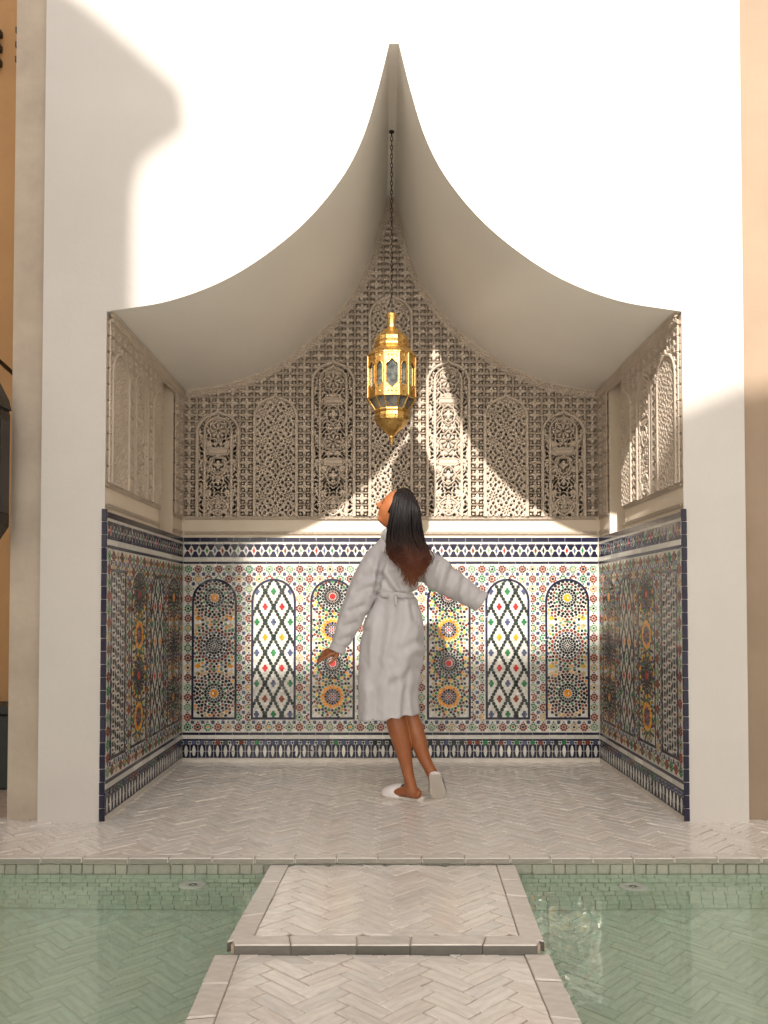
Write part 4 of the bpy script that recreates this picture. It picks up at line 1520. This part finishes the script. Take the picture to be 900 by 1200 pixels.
m, nt, b = new_mat('hair')
gp = nt.nodes.new('ShaderNodeNewGeometry')
sx = nt.nodes.new('ShaderNodeSeparateXYZ'); nt.links.new(gp.outputs['Position'], sx.inputs[0])
mr = nt.nodes.new('ShaderNodeMapRange'); mr.inputs['From Min'].default_value = 1.14; mr.inputs['From Max'].default_value = 1.44
nt.links.new(sx.outputs['Z'], mr.inputs[0])
nt.links.new(ramp(nt, mr.outputs[0], [(0.0, (0.20, 0.070, 0.030)), (0.45, (0.085, 0.026, 0.013)), (0.75, (0.022, 0.010, 0.007)), (1.0, (0.007, 0.005, 0.005))]), b.inputs['Base Color'])
b.inputs['Roughness'].default_value = 0.5
b.inputs['Specular IOR Level'].default_value = 0.2
M['hair'] = m
M['slipper'] = plaster('white_towelling', (0.70, 0.66, 0.66), (0.76, 0.72, 0.72), 30, 0.9, 0.4, 220)
M['sole'] = plaster('grey_sole', (0.50, 0.46, 0.41), (0.58, 0.54, 0.48), 12, 0.8, 0.2, 120)


def W(px, py, dy=0.0): return at(px, py, YP + dy)


def remesh(name, mbx, voxel, iters=2):
    tmp = bpy.data.objects.new('tmp', mbx.mesh('tmp'))
    COL.objects.link(tmp)
    bm = bmesh.new(); bm.from_mesh(tmp.data); bmesh.ops.recalc_face_normals(bm, faces=bm.faces); bm.to_mesh(tmp.data); bm.free()
    md = tmp.modifiers.new('r', 'REMESH'); md.mode = 'VOXEL'; md.voxel_size = voxel; md.use_smooth_shade = True
    if iters:
        sm = tmp.modifiers.new('s', 'SMOOTH'); sm.iterations = iters; sm.factor = 0.5
    dg = bpy.context.evaluated_depsgraph_get()
    me = bpy.data.meshes.new_from_object(tmp.evaluated_get(dg))
    me.name = name
    bpy.data.objects.remove(tmp)
    me.polygons.foreach_set('use_smooth', [True] * len(me.polygons))
    return me


def limb(mbx, pts, n=16, sub=4):
    """pts: (Vector, radius); rounded ends, smooth path"""
    arr = catmull([(*p, r) for p, r in pts], sub)
    P = [Vector(a[:3]) for a in arr]; R = [float(a[3]) for a in arr]
    d0 = (P[0] - P[1]).normalized(); d1 = (P[-1] - P[-2]).normalized()
    P = [P[0] + d0 * R[0] * 0.8, P[0] + d0 * R[0] * 0.5] + P + [P[-1] + d1 * R[-1] * 0.5, P[-1] + d1 * R[-1] * 0.8]
    R = [R[0] * 0.45, R[0] * 0.82] + R + [R[-1] * 0.82, R[-1] * 0.45]
    mbx.tube(P, R, n)


person = empty('person', (W(480, 938).x, YP, 0.0), 'person in white bathrobe and slippers seen from behind, arms spread, face turned up', 'person')

# --- head, in a frame of forward, side, up
tt = math.radians(24)
FW = Vector((-math.cos(tt), 0.10, math.sin(tt))).normalized()
SD = Vector((0, -1, 0)); SD = (SD - FW * SD.dot(FW)).normalized()      # towards the camera
UPV = SD.cross(FW) if SD.cross(FW).z > 0 else FW.cross(SD)
HC = W(465, 597.5)


def hp(f, s, u): return HC + FW * f + SD * s + UPV * u


body = MB()
nu_, nv_ = 48, 40
rows_ = []
for i in range(nv_ + 1):
    ph = PI * i / nv_                   # 0 top
    row = []
    for j in range(nu_):
        th = 2 * PI * j / nu_
        cu, ru = math.cos(ph), math.sin(ph)
        f, s, u = ru * math.cos(th), ru * math.sin(th), cu
        F_ = f * (0.090 if f > 0 else 0.100); S_ = s * 0.073; U_ = u * 0.112
        if u < 0:                       # jaw narrows, nape tucks in
            S_ *= 1 - 0.30 * (-u) ** 1.4
            if f < 0: F_ *= 1 + 0.35 * u
            else: F_ *= 1 - 0.02 * (-u)
        if f > 0.2:
            g = lambda u0, s0, su, ss, a: a * math.exp(-((U_ - u0) / su) ** 2 - ((abs(S_) - s0) / ss) ** 2)
            F_ += g(-0.016, 0, 0.014, 0.010, 0.026) + g(0.004, 0, 0.018, 0.008, 0.010) + g(-0.024, 0.011, 0.007, 0.006, 0.008)
            F_ += g(-0.049, 0, 0.0055, 0.020, 0.010) + g(-0.060, 0, 0.005, 0.017, 0.009) - g(-0.0545, 0, 0.0025, 0.02, 0.003)
            F_ += g(-0.088, 0, 0.016, 0.020, 0.022) + g(0.026, 0.022, 0.010, 0.022, 0.006) - g(0.006, 0.030, 0.012, 0.013, 0.008) + g(0.004, 0.030, 0.007, 0.010, 0.005)
            F_ += g(-0.030, 0.040, 0.022, 0.018, 0.005)
        row.append(hp(F_, S_, U_))
    rows_.append(row)
body.rings(rows_, True, True)
# ear on the camera side and the far side
for sg in (-1, 1):
    body.tube([hp(-0.012 + 0.016 * math.cos(t), sg * 0.076, -0.005 + 0.028 * math.sin(t)) for t in np.linspace(-1.9, 2.2, 9)], [0.006] * 9, 6)
limb(body, [(hp(-0.025, 0, -0.04), 0.056), (W(468, 622), 0.050), (W(468, 634), 0.050), (W(468, 648), 0.06)], 18)
# trunk under the robe
limb(body, [(W(468, 652), 0.065), (W(466, 680), 0.07), (W(463, 700), 0.062), (W(460, 735), 0.09), (W(459, 760), 0.09)], 18)
# legs: standing leg, then the raised one
foot_h = Vector((*ground_at(492.5, 937.5, 0.012), 0.012)); foot_t = Vector((*ground_at(452, 931.5, 0.012), 0.012))
fd = (foot_t - foot_h).normalized()
limb(body, [(W(455, 760), 0.078), (W(457, 800, 0.0), 0.066), (W(463, 838), 0.056), (W(467, 855), 0.055), (W(472, 876, 0.0), 0.046), (W(477, 900), 0.032), (W(480.5, 917), 0.0305), (W(483.5, 929), 0.033)], 18)
limb(body, [(foot_h + Vector((0, 0, 0.030)) + fd * 0.018, 0.028), (foot_h + fd * 0.06 + Vector((0, 0, 0.040)), 0.036), (foot_h + fd * 0.11 + Vector((0, 0, 0.030)), 0.028), (foot_h + fd * 0.17 + Vector((0, 0, 0.020)), 0.018)], 14)
heel2 = at(507.5, 909, YP - 0.015); toe2 = at(512, 930, YP + 0.10); toe2.z = max(toe2.z, 0.035)
f2 = (toe2 - heel2).normalized()
limb(body, [(W(462, 760), 0.075), (W(470, 805, 0.01), 0.052), (W(481.5, 838, 0.01), 0.041), (W(489, 863, 0.01), 0.045), (W(495.5, 884, 0.005), 0.036), (W(502.5, 899, 0.0), 0.030), (W(506.5, 906.5, 0.0), 0.031)], 18)
limb(body, [(heel2 + Vector((0, 0.012, 0.0)), 0.028), (heel2 + f2 * 0.05 + Vector((0, 0.03, 0.02)), 0.034), (heel2 + f2 * 0.10 + Vector((0, 0.03, 0.015)), 0.032), (heel2 + f2 * 0.17 + Vector((0, 0.02, 0.01)), 0.024)], 14)
# arms inside the sleeves
LA = [W(448, 650), W(430, 688, -0.03), W(418, 712, -0.05), W(405, 745, -0.06), W(400, 758, -0.06)]
limb(body, [(LA[0], 0.036), (LA[1], 0.034), (LA[2], 0.031), (LA[3], 0.026), (LA[4], 0.0215)], 12)
RA = [W(492, 658), W(515, 674, 0.03), W(530, 684, 0.05), W(548, 696, 0.06)]
limb(body, [(RA[0], 0.036), (RA[1], 0.036), (RA[2], 0.032), (RA[3], 0.025)], 12)


def hand(wrist, dirv, back, thumb_side, curl, scale=1.0):
    """palm, four fingers and a thumb; dirv points to the fingertips, back is the normal of the back of the hand"""
    d = dirv.normalized(); nb = (back - d * back.dot(d)).normalized(); sd = d.cross(nb) * thumb_side
    s = scale
    for o in (-0.024, -0.008, 0.008, 0.024):
        limb(body, [(wrist + sd * o * 0.6 * s, 0.014 * s), (wrist + d * 0.04 * s + sd * o * s, 0.0135 * s), (wrist + d * 0.082 * s + sd * o * s, 0.0115 * s)], 10, 3)
    for k, (o, L) in enumerate(((0.033, 0.068), (0.0115, 0.076), (-0.0105, 0.071), (-0.0315, 0.056))):
        p0 = wrist + d * 0.080 * s + sd * o * 0.95 * s
        c = curl + 0.10 * k
        spread = sd * o * 0.35
        p1 = p0 + (d * math.cos(c * 0.6) - nb * math.sin(c * 0.6) + spread).normalized() * L * 0.45 * s
        p2 = p1 + (d * math.cos(c * 1.3) - nb * math.sin(c * 1.3) + spread).normalized() * L * 0.32 * s
        p3 = p2 + (d * math.cos(c * 1.9) - nb * math.sin(c * 1.9) + spread).normalized() * L * 0.23 * s
        limb(body, [(p0, 0.0098 * s), (p1, 0.0088 * s), (p2, 0.0078 * s), (p3, 0.0062 * s)], 10, 3)
    t0 = wrist + d * 0.018 * s + sd * 0.020 * s
    t1 = t0 + (d * 0.6 + sd * 0.75 - nb * 0.25).normalized() * 0.042 * s
    t2 = t1 + (d * 0.85 + sd * 0.40 - nb * 0.35).normalized() * 0.030 * s
    t3 = t2 + (d * 0.95 + sd * 0.15 - nb * 0.35).normalized() * 0.022 * s
    limb(body, [(t0, 0.014 * s), (t1, 0.011 * s), (t2, 0.0092 * s), (t3, 0.0066 * s)], 10, 3)


hand(W(399.5, 760.0, -0.06), Vector((-0.93, -0.05, -0.30)), Vector((-0.25, -0.55, 0.85)), -1, 0.28, 0.92)
hand(W(550, 697.5, 0.06), Vector((0.72, 0.2, -0.50)), Vector((0.3, -0.5, 0.8)), 1, 0.7, 0.55)
bme = remesh('body', body, 0.0036, 1)
part(link('body', bme, M['skin']), person)

# eye: lid line and lashes, brow, lips
for sg in (-1, 1):
    ln = [hp(0.0815 + 0.003 * (1 - abs(t)), sg * (0.030 + 0.013 * t), 0.004 - 0.003 * (1 - t * t)) for t in np.linspace(-1, 1, 7)]
    part(MB().tube(ln, 0.0016, 5).build('eyelash', M['hair']), person)
    bw_ = [hp(0.094 - 0.006 * t * t - 0.004 * t, sg * (0.030 + 0.017 * t), 0.026 + 0.003 * (1 - t * t)) for t in np.linspace(-1, 1, 7)]
    part(MB().tube(bw_, [0.0012, 0.0022, 0.0026, 0.0026, 0.0024, 0.0018, 0.001], 5).build('eyebrow', M['hair']), person)

# --- robe
robe = MB()
yaw = math.radians(16)
ringspec = [(626, 454, 476, 0.042), (632, 445, 487, 0.070), (640, 438.5, 498, 0.092), (652, 437.5, 501, 0.104), (670, 438.5, 498, 0.110), (684, 440, 491, 0.106), (692, 441.5, 488, 0.102), (697, 445, 482.5, 0.086), (702, 441.5, 486.5, 0.100),
            (722, 430, 493.5, 0.134), (742, 423.5, 496, 0.152), (765, 421, 495.5, 0.152), (790, 420, 491, 0.146), (812, 419.5, 487.5, 0.143), (828, 419.5, 488, 0.142), (839.5, 419.5, 490, 0.143)]
rs = []
for i, (py, xa, xb, dp) in enumerate(ringspec):
    c = W((xa + xb) / 2, py); hw = (xb - xa) / 2 * SP
    rr = []
    for k in range(56):
        t = 2 * PI * k / 56
        ca_, sa_ = math.cos(t), math.sin(t)
        e = 0.86
        x_ = hw * math.copysign(abs(ca_) ** e, ca_); y_ = dp * math.copysign(abs(sa_) ** e, sa_)
        q = max(0.0, (py - 700) / 146.0)
        fold = 0.006 * q * math.sin(5 * t + 0.8) + 0.004 * q * math.sin(9 * t + 2)
        tilt_ = -0.0
        z_ = c.z + (0.020 * (x_ / hw) if i >= len(ringspec) - 1 else 0.014 * (x_ / hw) if i == len(ringspec) - 2 else 0.008 * (x_ / hw) if i == len(ringspec) - 3 else 0.0)
        rr.append((c.x + x_ * (1 + fold / hw), c.y + y_ * (1 + fold / dp) , z_))
    rs.append(rr)
arr = np.array(rs)
fine_ = catmull(arr.reshape(len(rs), -1), 4).reshape(-1, 56, 3)
robe.rings([list(map(tuple, r)) for r in fine_])
limb(robe, [(W(451, 648), 0.074), (W(439, 663, -0.01), 0.076), (W(427, 687, -0.03), 0.076), (W(416.5, 711, -0.05), 0.070), (W(406, 736, -0.06), 0.056), (W(399.5, 752, -0.06), 0.047)], 24)
limb(robe, [(W(488, 657), 0.080), (W(506, 668, 0.02), 0.086), (W(525, 681, 0.04), 0.077), (W(542, 692, 0.06), 0.067), (W(554, 700, 0.065), 0.060)], 24)
# cuffs folded back
def cuff(p, d, r, w, th):
    d = d.normalized(); a = d.cross(Vector((0, 1, 0))).normalized(); b2 = d.cross(a)
    prof = [(r - 0.02, -w), (r + th, -w), (r + th * 1.3, -w / 2), (r + th, 0), (r - 0.012, 0), (r - 0.02, -0.03)]
    rg = [[p + d * z + (a * math.cos(t) + b2 * math.sin(t)) * rad for t in np.linspace(0, 2 * PI, 25)[:-1]] for rad, z in prof]
    robe.rings(rg + [rg[0]], False, False)
dl = W(396.5, 761, -0.06) - W(404.5, 741, -0.06)
cuff(W(394.5, 764, -0.06), dl, 0.0455, 0.03, 0.0)
dr = W(560, 703, 0.065) - W(547, 694, 0.06)
cuff(W(564.5, 706, 0.07), dr, 0.060, 0.035, 0.0)
rme = remesh('robe', robe, 0.0055, 2)
# creases: pulled folds round belt, arms and seat
co = np.empty(len(rme.vertices) * 3, np.float32); rme.vertices.foreach_get('co', co); co = co.reshape(-1, 3).astype(float)
no = np.empty(len(rme.vertices) * 3, np.float32); rme.vertices.foreach_get('normal', no); no = no.reshape(-1, 3).astype(float)
pxs = CX + co[:, 0] / co[:, 1] * F_PX; pys = 710 - (co[:, 2] - H_EYE) / co[:, 1] * F_PX
creases = [([(476, 700), (470, 686), (462, 672)], 0.010, 3.0), ([(468, 699), (456, 690), (447, 676)], 0.011, 3.2), ([(482, 698), (487, 684), (492, 668)], 0.011, 3.2), ([(452, 698), (445, 688)], 0.008, 3.0),
           ([(440, 694), (444, 676), (450, 652)], 0.017, 2.6), ([(498, 690), (493, 676), (490, 660)], 0.015, 2.8), ([(426, 676), (440, 672)], 0.007, 3.0), ([(418, 694), (434, 688)], 0.008, 2.6),
           ([(410, 716), (426, 710)], 0.007, 2.6), ([(404, 734), (417, 730)], 0.006, 2.6), ([(398, 750), (410, 747)], 0.005, 2.4), ([(516, 660), (508, 684)], 0.008, 3.0), ([(530, 668), (522, 692)], 0.007, 3.0),
           ([(544, 680), (537, 702)], 0.006, 2.6), ([(470, 704), (468, 730), (458, 770)], 0.008, 4.0), ([(482, 706), (487, 726)], 0.008, 3.0), ([(450, 705), (446, 745), (438, 800)], 0.009, 4.5), ([(488, 770), (478, 800), (474, 842)], 0.011, 4.5),
           ([(462, 800), (460, 845)], 0.008, 4.0), ([(440, 810), (436, 848)], 0.008, 4.0), ([(492, 752), (470, 762)], 0.006, 4.5), ([(488, 786), (462, 800)], 0.006, 4.0), ([(428, 740), (432, 800)], 0.006, 4.0)]
disp = np.zeros(len(co))
for line, amp, wd in creases:
    d = seg_dist(pxs, pys, line)
    disp += 1.55 * (-amp * np.exp(-(d / (1.25 * wd)) ** 2) + 0.35 * amp * np.exp(-((d - 2.4 * wd) / (1.3 * wd)) ** 2))
disp += 0.0014 * np.sin(pxs * 0.55 + 2.2 * np.sin(pys * 0.11)) * np.sin(pys * 0.21 + 1.4 * np.sin(pxs * 0.2))
facing = no[:, 1] < 0.3
co += no * (disp * facing)[:, None]
rme.vertices.foreach_set('co', co.astype(np.float32).ravel()); rme.update()
rb_o = part(link('robe', rme, M['robe']), person)
# belt with its loop and hanging end
bl_ = []
for k in range(40):
    t = 2 * PI * k / 40
    c = W(463.5, 697.5 + 1.0 * math.cos(t))
    bl_.append(Vector((c.x + 20.0 * SP * math.copysign(abs(math.cos(t)) ** 0.86, math.cos(t)), c.y + 0.098 * math.copysign(abs(math.sin(t)) ** 0.86, math.sin(t)), c.z)))
belt = MB()
sec = []
for k in range(41):
    p = bl_[k % 40]; out_v = Vector((p.x - bl_[0].x + 20 * SP, (p.y - YP), 0)); out_v = Vector((p.x - W(463.5, 697).x, p.y - YP, 0)).normalized()
    j = 0.0022 * math.sin(k * 1.7)
    sec.append([p + out_v * o + Vector((0, 0, z_ + j)) for o, z_ in ((-0.012, -0.016), (0.006, -0.016), (0.0095, -0.007), (0.0085, 0.006), (0.005, 0.015), (-0.012, 0.015))])
belt.rings(sec, False, False)
part(belt.build('belt', M['robe'], smooth=True), person)
lp0 = W(463.5, 700, -0.118)
part(MB().tube([lp0 + Vector((0, 0.0, 0.016)), lp0 + Vector((0, -0.006, 0.0)), lp0 + Vector((0.002, -0.008, -0.02)), lp0 + Vector((0.003, -0.012, -0.045))], [0.006, 0.007, 0.009, 0.008], 8).build('belt_loop', M['robe'], smooth=True), person)
# shawl collar standing round the nape
cl = []
for k in range(30):
    t = 2 * PI * k / 30
    cl.append(W(466 + 16.0 * math.cos(t), 629.5 - 3.0 * math.cos(t) + 2.5 * math.sin(t), 0.075 * math.sin(t)))
mbc = MB()
sec = []
for k in range(31):
    p = cl[k % 30]; c0 = W(466, 629); ov = Vector((p.x - c0.x, p.y - c0.y, 0)).normalized()
    sec.append([p + ov * o + Vector((0, 0, z_)) for o, z_ in ((-0.012, 0.050), (0.0, 0.056), (0.010, 0.046), (0.022, 0.0), (0.026, -0.035), (0.0, -0.035), (-0.008, 0.0))])
mbc.rings(sec, False, False)
part(mbc.build('collar', M['robe'], smooth=True), person)

# --- hair: cap and falling strands
hair = MB()
rnd = random.Random(11)
cap = []
for i in range(15):
    ph = PI * 0.60 * i / 14
    row = []
    for j in range(40):
        th = 2 * PI * j / 40
        f, s, u = math.sin(ph) * math.cos(th), math.sin(ph) * math.sin(th), math.cos(ph)
        lim = 1.0
        F_ = f * (0.094 if f > 0 else 0.112) - 0.004; S_ = s * 0.080; U_ = u * 0.120
        if F_ > 0.030: 
            ex = F_ - 0.030
            if U_ < 0.095: F_ = 0.030 + ex * 0.15; S_ *= 0.97
        row.append(hp(F_, S_, U_))
    cap.append(row)
hair.rings(cap, True, True)
part(hair.build('hair_cap', M['hair'], smooth=True), person)
hs = MB()
for k in range(700):
    fly = k >= 620
    q = rnd.uniform(-1, 1); lay = rnd.uniform(0.3, 1.0)
    far = rnd.random() < 0.10
    sg = -1 if far else 1
    qq = (q + 1) / 2
    bulge = math.sqrt(max(0.0, 1 - 0.85 * q * q))
    p0 = hp(0.034 - 0.10 * qq + rnd.gauss(0, 0.004), sg * rnd.uniform(0.0, 0.03), 0.124 - 0.045 * abs(q + 0.1) ** 2)
    p1 = hp(0.030 - 0.140 * qq + rnd.gauss(0, 0.003), sg * (0.060 + 0.030 * bulge * lay), 0.050)
    dep = -0.045 - 0.080 * bulge * lay if not far else 0.05
    ln = 688 - 30 * abs(q - 0.18) ** 1.3 + rnd.uniform(-15, 4)
    j1, j2, j3 = [rnd.gauss(0, sd_) * (2.0 if fly else 1.0) for sd_ in (0.8, 2.2, 3.6)]
    back = -0.112 - 0.034 * bulge * (0.4 + 0.6 * lay)
    p2 = W(474.5 + q * 20.5 + j1, 626, dep)
    p3 = W(478.5 + q * 23.0 + j2, 648, back if not far else 0.05)
    m_ = W(480.5 + q * 21.5 + j2 + rnd.gauss(0, 1.0), 0.5 * (650 + ln), back - 0.016)
    e = W(481.5 + q * 17.0 + j3, ln, back - 0.022 + rnd.gauss(0, 0.006))
    pts = catmull([tuple(p) for p in (p0, p1, p2, p3, m_, e)], 3)
    r0 = rnd.uniform(0.0030, 0.0058) if not fly else rnd.uniform(0.0011, 0.0018)
    n_ = len(pts)
    wv_ = round(rnd.uniform(0, 6) * 1.2) / 1.2 + rnd.gauss(0, 0.25)
    P = [Vector(p) + Vector((math.sin(wv_ + i * 0.95) * 0.013 * (i / n_) ** 1.3, 0, 0)) for i, p in enumerate(pts)]
    hs.tube(P, [r0 * (0.7 + 0.3 * min(1, i / 4)) * (1 - 0.88 * max(0, (i / (n_ - 1) - 0.45) / 0.55)) for i in range(n_)], 5)
part(hs.build('hair_length', M['hair'], kind='stuff', smooth=True), person)


# --- slippers
def slipper(heel, toe, up, name='slipper', L=None):
    d = (toe - heel); L = d.length; d.normalize()
    s_ = d.cross(up).normalized(); u_ = s_.cross(d).normalized()
    def P(a, b2, c): return heel + d * a * L + s_ * b2 + u_ * c
    outl = [(-0.02, 0.0), (0.0, 0.022), (0.08, 0.032), (0.30, 0.034), (0.55, 0.040), (0.78, 0.045), (0.92, 0.036), (1.0, 0.018), (1.02, 0.0)]
    full = outl + [(a, -b2) for a, b2 in outl[-2:0:-1]]
    sl = MB().rings([[P(a, b2 * 0.97, 0.0) for a, b2 in full], [P(a, b2 * 1.03, 0.004) for a, b2 in full], [P(a, b2, 0.013) for a, b2 in full], [P(a, b2 * 0.9, 0.014) for a, b2 in full]])
    root = part(sl.build(name, M['sole'], smooth=False), person)
    # towelling insole and closed toe cover
    ins_ = MB().rings([[P(a, b2 * 0.96, 0.0142) for a, b2 in full], [P(a, b2 * 0.98, 0.018) for a, b2 in full], [P(a, b2 * 0.7, 0.0195) for a, b2 in full]])
    i_o = ins_.build('insole', M['slipper'], smooth=True); part(i_o, root)
    tc_ = []
    for a, w_, h_ in ((0.50, 0.043, 0.066), (0.55, 0.045, 0.068), (0.64, 0.047, 0.066), (0.76, 0.048, 0.058), (0.90, 0.040, 0.044), (0.99, 0.023, 0.030), (1.03, 0.006, 0.018)):
        tc_.append([P(a, w_ * math.cos(t), 0.010 + h_ * math.sin(t) ** 0.8) for t in np.linspace(0, PI, 15)])
    tcm = MB().rings(tc_, False, False, closed=False)
    part(tcm.build('toe_cover', M['slipper'], smooth=True), root)
    return root


slipper(Vector((*ground_at(496, 938.8, 0.001), 0.001)), Vector((*ground_at(449, 932.2, 0.001), 0.001)), Vector((0, 0, 1)))
sh = heel2 + Vector((0.006, -0.052, 0.014)); st = toe2 + Vector((0.006, -0.040, -0.020))
dd = (st - sh).normalized()
slipper(sh, sh + dd * 0.215, Vector((0, 0.75, 0.65)))
